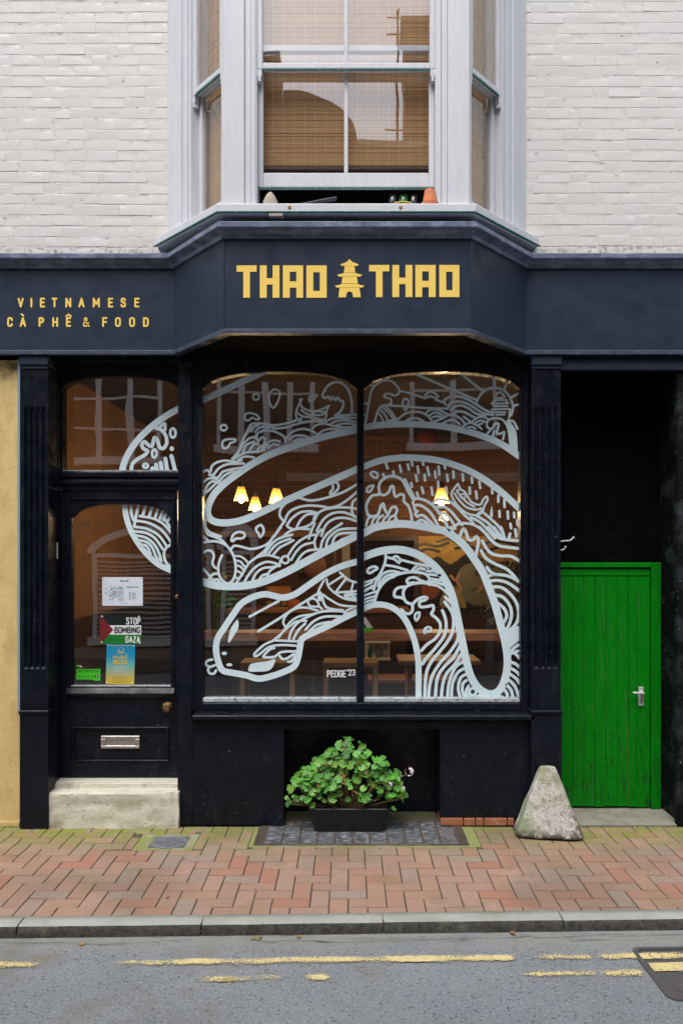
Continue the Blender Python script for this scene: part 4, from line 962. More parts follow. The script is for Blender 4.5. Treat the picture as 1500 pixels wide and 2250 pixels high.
def sash_window(tf, L, u0, u1, lift, bars, posts, tag_):
    """posts = [(ua, ub, depth step)] ; sashes between u0 and u1"""
    for (a, b, stp) in posts:
        mb = MB(tf); mb.box(a, b, stp, .12, ZS - .002, ZH, .004); mb.build('post', M['white_wood'], bay)
    st = .034 if tag_ == 'front' else .040
    # box frame linings + parting bead
    mb = MB(tf); mb.box(u0 - .002, u0 + .008, .012, .16, ZS - .002, ZH); mb.box(u1 - .008, u1 + .002, .012, .16, ZS - .002, ZH); mb.build('frame_lining', M['white_wood'], bay)
    # upper sash (outer)
    a, b = u0 + .008, u1 - .008; y0, y1 = .022, .060
    mb = MB(tf); mb.box(a, a + st, y0, y1, ZM, ZH, .004); mb.box(b - st, b, y0, y1, ZM, ZH, .004); mb.box(a + st, b - st, y0 - .004, y1, ZM, ZM + .040, .005)
    for k in range(bars): c = a + (b - a) * (k + 1) / (bars + 1); mb.box(c - .0125, c + .0125, y0 + .004, y1 - .004, ZM + .04, ZH, .004)
    up_ = mb.build('upper_sash', M['white_wood'], bay)
    for s, uu in ((1, a), (-1, b - .03)):      # horns
        m2 = MB(tf); m2.prism([(uu, ZM), (uu + .03, ZM), (uu + .03, ZM - .035), (uu + .022, ZM - .055), (uu + .026, ZM - .075), (uu + .004, ZM - .075), (uu + .008, ZM - .055), (uu, ZM - .035)], y0 + .001, y1 - .004); m2.build('sash_horn', M['white_wood'], bay)
    m2 = MB(tf); m2.box(a + .031, b - .031, y0 - .0035, y0 + .012, ZM - .004, ZM - .0005); m2.build('rail_edge', M['teal_edge'], bay)
    m2 = MB(tf); m2.add([(a + st - .002, y0 + .02, ZM + .03), (b - st + .002, y0 + .02, ZM + .03), (b - st + .002, y0 + .02, ZH), (a + st - .002, y0 + .02, ZH)], [(0, 1, 2, 3)]); m2.build('pane', M['glass_up'], bay)
    # lower sash (inner), raised by lift
    y0, y1 = .068, .106; zl0 = ZS + lift; zl1 = ZM + .04 + lift
    mb = MB(tf); mb.box(a, a + st, y0, y1, zl0, zl1, .004); mb.box(b - st, b, y0, y1, zl0, zl1, .004); mb.box(a + st, b - st, y0, y1, zl0, zl0 + .095, .005); mb.box(a + st, b - st, y0, y1, zl1 - .04, zl1, .004)
    for k in range(bars): c = a + (b - a) * (k + 1) / (bars + 1); mb.box(c - .0125, c + .0125, y0 + .004, y1 - .004, zl0 + .095, zl1 - .04, .004)
    mb.build('lower_sash', M['white_wood'], bay)
    if lift: m2 = MB(tf); m2.box(a, b, y0 - .001, y0 + .016, zl0 - .005, zl0 - .0005); m2.build('rail_edge', M['teal_edge'], bay)
    m2 = MB(tf); m2.add([(a + st - .002, y0 + .02, zl0 + .09), (b - st + .002, y0 + .02, zl0 + .09), (b - st + .002, y0 + .02, zl1 - .03), (a + st - .002, y0 + .02, zl1 - .03)], [(0, 1, 2, 3)]); m2.build('pane', M['glass_up'], bay)
Lf, tf_f = facet(plan[1], plan[2]); Ll, tf_l = facet(plan[0], plan[1]); Lr, tf_r = facet(plan[2], plan[3])
uA, uB = X(561, YB) - bl, X(959, YB) - bl
sash_window(tf_f, Lf, uA, uB, .145, 1, [(0, uA - .07, .0), (uA - .0695, uA - .028, .012), (uA - .0275, uA, .004), (uB + .028, uB, .004), (uB + .0285, uB + .07, .012), (uB + .0705, Lf, .0)], 'front')
sash_window(tf_l, Ll, .285, Ll - .03, 0, 0, [(0, .175, .0), (.1755, .235, .012), (.2355, .285, .022), (Ll - .03, Ll - .001, .004)], 'side')
sash_window(tf_r, Lr, .03, Lr - .285, 0, 0, [(.001, .03, .004), (Lr - .285, Lr - .2355, .022), (Lr - .235, Lr - .1755, .012), (Lr - .175, Lr, .0)], 'side')
# inner sill board and bay head
ipl = [(BX0 + .05, .27), (BX0 + .1, .02), (bl + .07, YB + .11), (br - .07, YB + .11), (BX1 - .1, .02), (BX1 - .05, .27)]
mb = MB(); mb.vprism(ipl, ZS - .075, ZS - .01); mb.build('inner_sill', M['white_wood'], bay)
mb = MB(); mb.vprism([(BX0, .27), (BX0 - .03, -.0), (bl - .03, YB - .03), (br + .03, YB - .03), (BX1 + .03, 0), (BX1, .27)], ZH, 7.05); mb.build('bay_roof', M['white_wood'], bay)
mb = MB(); mb.box(X(592, -.57), X(622, -.57), -.60, -.55, ZS - .10, ZS - .0815, .002); mb.build('packing_block', M['rubble'], bay)
# screws with rust on the sill
for pxx in (636, 880): mb = MB(); mb.lathe([(.012, YB - .066), (.009, YB - .069), (.001, YB - .0695)], (X(pxx, -.6), 0, ZS - .045), 12, 'Y'); mb.build('rusty_bolt', M['dry'], bay)

# bamboo blinds hang behind the sashes: things of their own
def blind(label, tf, u0, u1, w, z0, z1):
    r = thing('bamboo_blind', label, 'blind', (0, 0, 0), group='bamboo blinds in the bay window')
    mb = MB(tf); n = int((z1 - z0) / .0105)
    for i in range(n):
        z = z0 + .02 + i * .0105; j = rng.uniform(-.0015, .0015); mb.box(u0, u1, w + j, w + j + .003, z, z + .0095)
    mb.build('slats', M['bamboo'], r, kind='stuff')
    mb = MB(tf); u = u0 + .03
    while u < u1 - .01:
        mb.box(u - .0013, u + .0013, w - .004, w - .002, z0 + .01, z1); u += .069
    mb.build('thread', M['thread'], r, kind='stuff')
    mb = MB(tf); mb.box(u0 - .002, u1 + .002, w - .006, w + .008, z0 - .012, z0 + .016, .003); mb.build('bottom_bar', M['dark_wood'], r)
    c = tf((u0 + u1) / 2, w, z0); rebase(r, c)
blind('wide bamboo blind behind the front sash of the bay window', tf_f, .135, Lf - .135, .15, Z(370, YB + .15), ZH - .01)
blind('narrow bamboo blind in the left side window of the bay', tf_l, .30, Ll - .035, .14, ZS + .03, ZH - .01)
blind('narrow bamboo blind in the right side window of the bay', tf_r, .035, Lr - .30, .14, ZS + .08, ZH - .01)

# things on the inner sill
zi = ZS - .006; YI = YB + .012
t = thing('terracotta_pot', 'upturned terracotta flowerpot at the right end of the open bay window', 'flowerpot', (X(944, YI), YI, zi))
mb = MB(); mb.lathe([(.054, 0), (.056, .022), (.047, .024), (.033, .105), (.029, .107), (.004, .107)], n=22); auto_smooth(mb.build('pot', M['terracotta'], t))
t = thing('stone', 'pointed pale stone lying at the left end of the bay window sill', 'stone', (X(594, YI), YI, zi))
mb = MB(); mb.lathe([(.05, 0), (.047, .03), (.028, .07), (.010, .092), (.002, .096)], n=9); auto_smooth(mb.build('rock', M['rubble'], t))
t = thing('tool_handle', 'dark rod leaning across the open gap of the bay window', 'rod', (X(650, YI), YI, zi))
mb = MB(); mb.tube([(0, 0, .008), (.25, .02, .062), (.26, .02, .064)], [.009, .013, .009], 10); auto_smooth(mb.build('rod', M['navy_handle'], t))
t = thing('plate', 'yellow rimmed plate standing on edge in the open bay window', 'plate', (X(885, YI + .05), YI + .045, zi - .075))
mb = MB(); mb.lathe([(.13, .0), (.136, .004), (.12, .007)], n=36, axis='Y', caps=False); o = mb.build('rim', M['plate_rim'], t); mb = MB(); mb.lathe([(.12, .005), (.001, .008)], n=36, axis='Y', caps=False); o2 = mb.build('dish', M['green_glass'], t)
for px_, mat_, lab in ((862, 'clear', 'clear glass jar behind the plate in the bay window'), (886, 'green_glass', 'green glass jar behind the plate in the bay window'), (908, 'clear', 'short glass tumbler beside the terracotta pot')):
    t = thing('jar', lab, 'jar', (X(px_, YI + .11), YI + .115, zi)); mb = MB(); mb.lathe([(.03, 0), (.034, .01), (.034, .10), (.028, .112), (.03, .12)], n=18); auto_smooth(mb.build('jar_body', M[mat_], t))
# ================================================================ white line painting on the glass (traced strokes, picture pixels through crop frames)
CR = {'A': (430, 800, 1500/370), 'B': (780, 800, 1500/380), 'C': (430, 1160, 1500/370), 'D': (780, 1160, 1500/380), 'E': (0, 780, 1500/440)}
TW = {'A': 23, 'B': 21, 'C': 23, 'D': 24, 'E': 24}
ART = {k: [] for k in 'ABCDE'}      # (points, width, closed, filled)
def S(c, txt, w=None, closed=False, fill=False):
    for s in txt.strip().split(';'):
        s = s.strip()
        if not s: continue
        ww = w
        if s[0] == '*': closed_, s = True, s[1:]
        else: closed_ = closed
        p = [tuple(float(q) for q in a.split(',')) for a in s.split()]
        ART[c].append((p, ww or TW[c], closed_, fill))
def EL(c, cx, cy, rx, ry, w=None, fill=False):
    ART[c].append(([(cx + rx * math.cos(a * math.pi / 5), cy + ry * math.sin(a * math.pi / 5)) for a in range(10)], w or TW[c], True, fill))

# ---- upper left
S('A', '60,325 250,235 430,150 640,55', 56)
S('A', '1450,585 1250,622 1050,672 850,737 650,812 500,892 380,972 260,1062 170,1152 118,1250 107,1330 140,1388 220,1413 330,1408 450,1378 600,1312 750,1240 950,1150 1150,1063 1460,925', 62)
EL('A', 537, 292, 27, 27, 17)
S('A', '*720,228 750,255 740,310 708,375 680,385 655,335 655,275 685,232; *438,455 480,435 540,452 567,485 540,493 505,478 470,502 440,492; *238,700 272,672 350,670 347,692 307,705 287,742 247,748; *1012,300 1037,280 1082,275 1062,302 1040,325 1014,332', 19)
EL('A', 250, 567, 28, 25, 20)
S('A', '1390,440 1388,340 1362,240 1315,180 1250,160 1180,190 1140,250 1128,285 1150,303 1175,288 1198,318 1218,295 1243,320 1265,298 1285,325 1312,335 1308,385 1280,430 1240,458; 1440,450 1250,460', 22)
S('A', '945,312 905,390 893,455 920,505 985,518 1060,500; 928,312 938,370 985,408 1060,420 1130,400 1185,370; 1186,372 1165,420 1160,470 1140,505; 900,428 950,465 1050,478 1130,500; 940,410 1000,448 1100,455 1160,440; 1040,435 1082,420 1130,428 1160,420', 18)
S('A', '1150,520 1200,490 1280,478 1435,482; 1205,530 1260,507 1340,500 1435,518; 1245,548 1310,530 1380,532 1435,545; 1040,572 1080,542 1150,532 1240,555 1350,565 1435,550; 1085,632 1130,595 1200,578 1300,585', 19)
S('A', '325,845 380,780 420,680 480,560 510,532 600,530 700,545 800,530 900,500 940,485; 690,575 790,566 880,540 1000,512 1120,512; 495,600 520,560 560,540; 530,605 560,570 640,548; 590,600 630,570 700,560; 430,650 480,590 500,555', 20)
S('A', '530,662 560,610 640,592 720,608 790,650 800,695; 810,655 860,605 940,578 1020,590 1090,632; 835,672 880,640 960,638 1015,662; 870,690 920,668 980,672', 21)
S('A', '360,830 420,720 480,660 545,648; 420,790 450,722 520,690; 545,650 555,690 585,655 612,660 612,700 592,762; 478,775 520,712 560,715; 540,782 580,732 640,722; 605,765 640,702 700,680 750,692; 645,745 690,714 735,722; 335,848 440,792 550,780 610,765; 380,852 440,824 520,832', 20)
S('A', '70,962 100,945 132,962 142,915 185,878 260,860 340,870 410,858; 120,985 160,985 205,930 280,893 360,888 430,886; 150,1002 200,1012 240,962 320,938 400,925; 70,1055 115,1020 175,1022 215,1055; 78,1170 100,1090 150,1045 195,1062; 100,1140 170,1072; 215,1040 260,990 340,950', 21)
S('A', '88,1370 88,1450 130,1500 225,1535', 22)
S('A', '915,1188 1000,1213 1080,1210 1180,1186 1290,1150 1370,1110 1445,1065; *1217,1060 1258,1058 1272,1098 1245,1138 1202,1160 1198,1140 1222,1108; 800,1240 758,1290 748,1350 775,1388 792,1402; 790,1402 830,1322 900,1280 1000,1260 1120,1267 1190,1280 1265,1262 1350,1210 1445,1130', 22)
S('A', '812,1440 850,1380 930,1322 1020,1312 1090,1330; 900,1455 932,1392 992,1340 1075,1335; 1052,1398 1060,1360 1130,1302 1250,1278 1380,1280 1440,1292; 1440,1198 1398,1228 1390,1310 1412,1358 1440,1372', 22)
S('A', '1078,1485 1130,1392 1210,1332 1310,1320 1400,1350 1440,1370; 1118,1530 1160,1432 1232,1380 1330,1370 1440,1402; 820,1450 870,1472 930,1462 1000,1440 1050,1400 1085,1335; 700,1535 760,1442 792,1402; 772,1545 832,1492 900,1468 1010,1470', 22)
# ---- lower left
S('C', '60,478 170,510 300,520 430,515 560,490 700,440 850,370 1000,290 1150,210 1300,135 1460,55', 68)
S('C', '1460,295 1300,340 1150,412 1000,512 880,592 780,620 700,605 620,590 520,612 410,672 340,762 260,882 197,982 182,1082 202,1190 242,1268 330,1290 450,1312 560,1342 680,1318 800,1275 878,1230 912,1150 930,1050 950,985 1050,932 1200,862 1330,795 1460,735', 56)
S('C', '*320,110 335,62 380,36 430,46 435,76 405,94 360,94 337,115; *543,-5 582,-25 605,12 600,50 573,82 560,52 540,22', 22)
S('C', '85,-10 108,55 170,80 230,108 275,155; 70,130 150,118 230,132 290,172 335,242 356,330 350,420 322,478 280,497; 235,245 215,290 202,350 210,420 240,470 282,497; 70,218 110,200 145,210 162,250 150,310 165,345 202,367; 70,75 112,112; 70,365 120,422 155,465; 118,455 150,415 205,405; 150,475 190,458 215,482', 22)
S('C', '315,192 340,160 400,165 480,186 560,176 640,140 700,70 760,-5; 365,485 420,402 470,320 540,262 620,195 690,75; 470,315 545,262 645,243 740,268; 428,492 482,402 545,340 625,303 700,312 740,332; 500,482 540,402 602,358 672,350 730,340; 558,472 592,425 640,410; 632,440 662,382 722,338', 21)
S('C', '350,250 400,254 440,280 468,312; 360,290 400,302 436,345; 365,332 400,345 425,375; 365,382 400,400 412,425; 352,440 392,452', 18)
EL('C', 797, 283, 32, 32, 20)
S('C', '748,340 752,300 775,262; 640,242 700,165 760,125 845,95; 690,240 745,178 800,148 870,110; 610,240 672,150 740,95 860,60; 815,258 870,172 930,112 1000,72; 850,285 902,202 965,150 1050,130; 892,312 942,242 1002,202 1100,190; 1008,95 1032,20 1060,-40; 1068,185 1058,120 1080,58 1118,15; 1000,72 1060,60', 21)
S('C', '1112,215 1122,130 1162,62 1222,10 1300,-40; 1160,192 1172,112 1222,52 1292,12 1440,5; 1212,168 1232,92 1292,50 1440,42; 1262,142 1302,102 1390,82', 22)
S('C', '375,815 380,890 340,962 300,1022 289,1000 305,920 322,878', fill=True)
S('C', '478,1230 510,1205 640,1187 700,1168 707,1190 662,1265 560,1280 472,1276', fill=True)
EL('C', 255, 1117, 23, 15, fill=True); EL('C', 300, 1218, 27, 14, fill=True)
S('C', '480,790 600,725 740,650; 558,920 740,808 900,702 1085,585', 22)
S('C', '148,1172 102,1185 95,1218 130,1236 172,1222; 130,1236 110,1262 130,1296 165,1295 182,1268', 22)
S('C', '1085,590 1102,540 1142,465; 1092,640 1095,570; 1108,645 1112,575; *1002,650 1040,628 1078,648 1095,695 1050,700 1012,690; 1095,695 1125,722; 800,885 780,832 820,762 900,716 990,710 1090,738; 800,890 850,830 930,785 1055,768; 700,995 760,942 840,872 900,832 985,828; 740,975 800,890', 19)
S('C', '830,995 850,922 902,850 985,798 1100,750 1220,738 1320,745; 870,992 912,912 975,852; 978,905 1050,832 1150,790 1300,790; 1010,922 1082,862 1190,838; 1120,600 1150,690 1200,720 1310,735', 22)
S('C', '700,1000 620,1035 560,1082 523,1122 532,1143 575,1120 655,1060 765,1042 905,1050; 690,1000 800,1005 915,1010; 600,1145 655,1085 700,1070; 608,1152 700,1147 762,1106 890,1098; 745,1135 772,1166 815,1160 875,1120; 822,1190 852,1188 885,1135', 21)
S('C', '1165,455 1182,522 1242,582 1335,632 1460,652; 1130,592 1202,642 1302,690 1460,700; 1282,395 1332,440 1382,472 1460,488; 1310,425 1190,502; 1335,455 1245,572; 1402,488 1382,562; 1250,575 1330,570 1460,560; 1460,600 1390,585 1325,598 1370,625 1460,632; 1340,600 1385,600 1420,620; 1310,792 1352,732 1460,692; 1368,775 1410,742 1460,722', 19)
# ---- upper right
S('B', '50,553 200,530 400,520 600,526 800,546 1000,592 1150,642 1280,702 1420,800', 56)
S('B', '40,905 200,842 350,816 500,812 700,832 850,872 1000,932 1150,1022 1280,1122 1440,1270', 56)
S('B', '1310,480 1372,540 1400,620 1402,800 1340,745 1330,640', fill=True)
S('B', '50,165 155,188; 88,515 118,350 140,235 190,172 270,140 330,160 375,212 375,255 340,272 290,255 252,270 265,292 305,302 310,340 280,356 232,362 200,400 180,460 165,515; 390,232 480,256 592,292; *600,297 620,256 670,242 718,282 690,292 650,280; 700,310 772,336; 300,360 420,366 600,380 785,386; *435,300 462,322 452,370 435,402 415,360 413,322', 19)
S('B', '200,425 228,460 245,505; 212,392 258,440 285,500; 232,372 298,430 330,482; 258,365 310,410 348,470', 17)
S('B', '505,80 1050,312; 910,80 1112,242; 1194,100 1203,198; 1318,140 1290,222; 1405,258 1350,290; 1405,352 1370,368; 60,342 108,342; 60,440 102,440', 21)
S('B', '1048,342 1080,272 1140,222 1210,205 1290,230 1340,290 1366,370 1350,445', 21)
S('B', '*1250,242 1212,288 1292,288; 1182,342 1215,312; 1205,312 1312,312; 1180,344 1328,340; 1320,340 1305,312; 1195,366 1322,366; 1182,394 1342,390; 1340,390 1332,470; 1200,418 1300,418; 1230,440 1290,440', 16)
S('B', '785,352 770,322 800,292 880,280 960,300 1050,352 1130,402 1190,420; 800,388 820,346 880,325 950,336 1020,372 1100,422 1190,442; 830,402 860,370 920,360 990,390 1050,432 1130,448; 850,432 890,410 950,420 1010,452 1050,470', 21)
S('B', '275,492 360,480 430,432 500,415 570,420 630,452 672,505; 425,505 470,477 530,470 580,490 602,515; 618,422 650,396 710,395 760,415 805,442; 645,445 690,420 740,435 775,462; 668,462 710,452 740,462; 690,495 760,470 810,442 870,450 920,482 945,512; 755,515 810,490 860,490 905,522; 940,455 1005,505; 925,545 990,510 1050,530 1095,562; 960,555 1010,545 1040,560; 1005,505 1060,466 1110,460 1160,482; 1040,512 1080,490 1130,502; 1060,530 1100,515', 19)
S('B', '1140,535 1150,492 1200,470 1270,480 1312,530 1332,602 1342,690; 1140,545 1180,562 1210,520 1242,520 1235,562 1225,602 1262,602 1290,590 1280,652; 1145,602 1172,570; 1190,625 1202,582; 1330,490 1372,500 1405,562', 19)
for a in '265,860 280,905;385,880 398,935;455,870 465,915;490,845 495,880;540,890 548,945;585,845 590,875;625,895 640,965;525,965 535,1015;600,960 605,1010;690,930 697,985;722,890 728,960;772,865 778,905;795,960 803,1015;850,930 853,985;930,955 935,1010;1010,985 1013,1030;1075,1020 1082,1075;485,1030 492,1065;535,1115 545,1150;577,1070 590,1120;660,1070 670,1135;717,1020 720,1065;787,1070 795,1120;990,1070 993,1125;1045,1105 1053,1165;1185,1070 1187,1120;1240,1140 1238,1195;1290,1180 1293,1240;1248,1275 1250,1325;1320,1280 1323,1340;1375,1290 1377,1330;1343,1385 1350,1425;1385,1440 1390,1480;1402,1355 1404,1395;330,932 335,968;243,955 252,978'.split(';'): S('B', a, 22)
S('B', '1182,1225 1168,1318 1192,1318', fill=True)
S('B', '*135,945 160,933 192,950 190,985 170,985 145,970; *100,1090 115,1065 157,1053 147,1080 125,1107 103,1107', 19)
S('B', '112,1312 95,1240 115,1180 150,1140 207,1127 205,1060 230,1010 290,975 345,975 400,1000 432,1050 462,1112 502,1172; 430,1000 482,1100 512,1162; 205,1125 250,1136 290,1110 310,1062 332,1065 336,1112 352,1150 390,1130 422,1140 422,1190 460,1230 482,1292 492,1365; 112,1312 160,1320 200,1300 222,1230 245,1213 258,1262 285,1300 312,1250 345,1238 362,1270 347,1320 372,1365', 23)
S('B', '95,1400 112,1342 150,1322; 140,1398 162,1342 202,1312; 182,1396 202,1342 242,1312; 232,1388 252,1342 285,1312; 282,1380 302,1332 342,1310; 330,1365 352,1345', 20)
EL('B', 240, 1232, 10, 14, 10)
S('B', '500,1172 560,1168 640,1200 705,1262 760,1342 815,1440; 520,1268 512,1232 550,1222 602,1245 662,1302 722,1410; 512,1232 500,1200 512,1170; 540,1322 520,1300 540,1275; 535,1325 580,1310 625,1342 685,1405; 530,1378 570,1352 612,1370 645,1405; 700,1242 770,1240 832,1282 882,1342 925,1395; 722,1292 782,1300 842,1372 865,1425; 815,1188 880,1240 950,1312 1005,1358; 672,1212 700,1180 745,1172 795,1184 822,1192; 735,1340 775,1350 800,1420', 24)
S('B', '890,1038 850,1090 834,1132 860,1190 910,1252 982,1300 1052,1312; 890,1038 912,1082 952,1112 982,1162 1012,1200 1080,1220 1112,1170 1140,1150 1146,1180 1122,1222 1102,1280 1050,1322; 860,1122 902,1182 962,1240 1042,1262 1095,1250; 880,1105 922,1152 972,1202 1032,1237; 880,1100 912,1082; 1060,1300 1110,1260', 18)
EL('B', 933, 1145, 24, 18, 14)
S('B', '855,1425 880,1392 940,1380 1020,1392 1092,1432 1155,1492; 1000,1330 1082,1372 1152,1442 1210,1510; 1062,1322 1142,1372 1212,1442 1262,1510; 1112,1290 1182,1350 1252,1422 1295,1510; 1000,1352 1030,1395', 23)
# ---- lower right
S('D', '40,65 110,25 200,-12 400,-36 600,-10 690,10 770,25 860,80 950,160 1035,275 1108,392 1160,522 1210,662 1262,852 1300,1002 1318,1150 1300,1300 1245,1410 1165,1440 1080,1400 1012,1310 968,1180 930,1002 900,852 850,622 790,472 700,345 580,252 460,202 340,187 200,206 40,262', 66)
S('D', '40,715 140,672 230,665 320,690 400,752 460,842 512,972 536,1080 548,1200 548,1490', 52)
S('D', '265,215 260,292 230,370 190,440 160,535; *105,378 120,350 165,335 192,350 165,370 125,392; *330,262 355,245 387,272 380,302 355,282; 275,255 335,268; 388,275 540,312 640,330; 262,322 350,337 455,368; 490,372 540,325 602,330 632,348; 200,505 220,422 270,382 330,375 395,392; 222,492 250,432 302,405 365,402; 245,472 285,437 335,425; 520,375 560,350 600,360', 22)
S('D', '165,650 200,540 260,462 350,410 450,385 540,385 612,402 642,442 620,472 560,452 520,430 470,435 447,460 462,480 505,472', 24)
S('D', '40,482 150,452 185,430; 40,520 110,490 150,470; 40,572 100,540 150,500; 40,600 110,575 180,552; 40,640 100,612 170,592; 40,670 100,640 165,622; 85,540 125,520 165,530; 40,700 150,655', 19)
S('D', '620,375 700,372; 640,402 735,412; 650,440 745,455; 640,467 702,470 790,505; 640,490 700,495 772,542 835,605', 22)
S('D', '500,662 440,640 415,570 440,512 510,482 602,476 692,496; 445,510 370,520 340,555 345,595 392,602 420,615; 500,657 540,620 590,600 622,607 600,627 560,640 562,682 620,682 672,672 677,712 660,747 702,782 736,832 730,902 690,962 620,1012 572,1065; 400,707 440,742 482,737 497,702 492,660', 25)
S('D', '*515,770 530,740 557,735 552,770 530,802; *600,912 600,880 630,860 657,870 650,897 620,895', 20)
S('D', '755,715 782,790 787,872 762,950 702,1032 622,1122 582,1180; 775,642 832,722 852,802 842,902 802,982 732,1072 652,1172 612,1282 602,1490; 780,600 838,655; 892,922 882,982 822,1072 742,1162 672,1272 642,1382 636,1490; 907,1020 852,1122 772,1202 712,1302 692,1490; 912,1100 872,1172 792,1262 757,1362 745,1490; 932,1160 872,1202 832,1282 806,1382 800,1490', 27)
S('D', '942,1220 892,1250 852,1322 836,1402 836,1490; 952,1272 912,1302 892,1382 902,1442 920,1490; 962,1322 932,1352 930,1422 965,1485; 982,1370 960,1420 980,1462 1015,1480', 25)
EL('D', 1017, 1420, 30, 30, 22)
S('D', '1075,-5 1132,50 1182,110 1242,152 1312,166 1440,182; 1150,-5 1222,70 1292,100 1440,112; 1200,-5 1252,62 1282,92; 1262,-5 1282,50 1287,92; 1340,50 1330,95; 1385,15 1395,72; 1100,112 1132,172 1182,222 1262,242 1352,247 1440,300; 1090,197 1132,262 1212,312 1302,352 1362,402 1410,465; 1140,342 1172,382 1212,402; 1130,422 1202,405 1292,410 1362,432 1440,482; 1160,462 1242,455 1332,482 1440,560', 26)
S('D', '1190,512 1262,515 1332,562 1392,642 1416,742 1392,832 1312,912; 1212,582 1282,602 1342,682 1352,772 1322,862 1300,895; 1235,652 1292,702 1312,762 1290,815; 830,-5 852,50 902,72 922,30 940,8 962,42 982,102 1022,102 1050,75 1067,112 1057,182 1042,245', 27)
S('D', '1290,950 1400,850 1440,880 1440,925 1325,1045', fill=True)
S('D', '1330,1035 1440,940; 1335,1075 1390,1030 1440,1000; 1340,1095 1380,1085 1440,1150; 1350,1090 1395,1070 1440,1060; 1335,1160 1390,1180 1440,1225; 1340,1212 1400,1250 1440,1300; 1332,1262 1400,1312 1440,1385; 1322,1312 1382,1372 1425,1490; 1312,1362 1352,1412 1366,1490; 1292,1402 1316,1442 1312,1490', 26)
S('D', '1040,1478 1120,1445 1200,1450 1275,1478', 42)
# ---- fanlight and door
S('E', '1345,400 1240,460 1130,542 1030,642 962,742 925,832 918,900', 48)
S('E', '1170,547 1212,562 1245,610 1250,662 1225,700 1197,690 1182,642 1160,620 1140,682 1110,672 1085,650 1065,672 1075,700 1107,720 1085,750 1030,782 992,822 985,890', 27)
S('E', '1203,535 1235,515 1238,562', 22); EL('E', 1297, 585, 20, 34, 20); EL('E', 1158, 738, 17, 30, 20); EL('E', 1092, 830, 18, 15, 20); EL('E', 1288, 702, 17, 18, fill=True)
S('E', '1130,885 1145,848; 1182,885 1170,822; 1217,885 1205,807; 1257,885 1240,777; 1318,885 1285,757', 30)
S('E', '932,1100 945,1200 975,1300 1030,1400 1100,1490 1190,1570 1300,1622', 42)
S('E', '985,1100 985,1180 1002,1235; 1042,1105 1022,1200 1007,1285; 1102,1100 1070,1205; 1152,1110 1120,1205; 1192,1130 1165,1215; 1227,1155 1200,1225; 1252,1178 1225,1235; 1290,1190 1260,1240', 22)
S('E', '1050,1207 1150,1225 1230,1270 1295,1345; 1030,1242 1120,1260 1212,1312 1285,1405; 1015,1287 1102,1302 1192,1352 1255,1440; 1010,1322 1092,1332 1162,1372 1225,1460; 1030,1352 1102,1372 1160,1422 1192,1482 1212,1545; 1040,1387 1102,1402 1142,1442 1172,1512 1195,1535; 1060,1422 1102,1432 1132,1495; 1080,1450 1105,1500; 1295,1410 1242,1450 1230,1500 1250,1562 1295,1592; 1240,1235 1275,1290', 19)

CNT = 0
def paint(key, crops, yg, ybox):
    """strokes of the given crops onto pane key, clipped to the pane"""
    global CNT
    x0, x1, z0, z1 = ybox; mb = MB()
    for c in crops:
        ox, oy, s = CR[c]
        for p, w, cl, fill in ART[c]:
            q = [(X(ox + a / s, yg), Z(oy + b / s, yg)) for a, b in p]
            CNT += 1; y = yg - .0012 - .00016 * (CNT % 23)
            if fill:
                q = catmull(q, True, 3); mb.add([(a, y, b) for a, b in q], [tuple(range(len(q)))])
            else: mb.ribbon(q, w / s / F * (D0 + yg), y, closed=cl)
    cl = [((x0, 0, 0), (-1, 0, 0)), ((x1, 0, 0), (1, 0, 0)), ((0, 0, z0), (0, 0, -1)), ((0, 0, z1), (0, 0, 1))]
    par = {'L': win, 'R': win, 'F': dframe, 'D': door}[key]
    return mb.build('painted_artwork', M['mural'], par, clip=cl)
paint('L', 'AC', YG, (lp[0], lp[1], gz0 + .03, gt - .002))
paint('R', 'BD', YG, (rp[0], rp[1], gz0 + .03, gt - .008))
sig = MB(); cz = lambda b: Z(1160 + b / CR['C'][2], YG); cx_ = lambda a: X(430 + a / CR['C'][2], YG)
text(sig, 'PEDGE', cx_(1168), cx_(1338), cz(1330), cz(1266) - cz(1330), YG - .001, .0085, track=.25); text(sig, "'23", cx_(1345), cx_(1422), cz(1316), cz(1258) - cz(1316), YG - .001, .0075, track=.2)
sig.build('artist_signature', M['p_white'], win)
mbF = None
ARTF = ART['E']; up_n = [a for a in ARTF if max(q[1] for q in a[0]) < 1000]; dn = [a for a in ARTF if max(q[1] for q in a[0]) >= 1000]
ART['E'] = up_n; paint('F', 'E', YDG, (fx0, fx1, fz0 + .009, ft))
ART['E'] = dn; paint('D', 'E', YDG, (ax0, ax1, az0, at - .004)); ART['E'] = ARTF

# ---------------------------------------------------------------- notices on the door glass
YN = YDG - .006
def nx(p): return X(p, YN)
def nz(p): return Z(p, YN)
def sheet(mb, x0, x1, y0, y1, d=0.): mb.box(nx(x0), nx(x1), YN - d, YN + .0008 - d, nz(y1), nz(y0))
t = thing('paper_notice', 'white sheet with opening hours and a small drawing taped to the door glass', 'notice', (0, 0, 0))
mb = MB(); sheet(mb, 225, 314, 1268, 1331); mb.build('sheet', M['paper'], t)
mb = MB()
for c in 'ABCDE':                      # the wave drawing again, in miniature
    ox, oy, s = CR[c]
    for i, (p, w, cl, fill) in enumerate(ART[c]):
        if fill or (w < 40 and i % 3): continue
        q = [(ox + a / s, oy + b / s) for a, b in p]; q = [(nx(231 + (a - 265) * .0465), nz(1287 + (b - 820) * .0465)) for a, b in q]
        mb.ribbon(q, .0022 if w > 40 else .0012, YN - .0004 - .00004 * (i % 12), closed=cl, cap=False, n=2)
mb.build('drawing', M['ink'], t)
def printed(fn):
    mb = MB(); fn(mb); mb.build('printed_line', M['ink'], t)
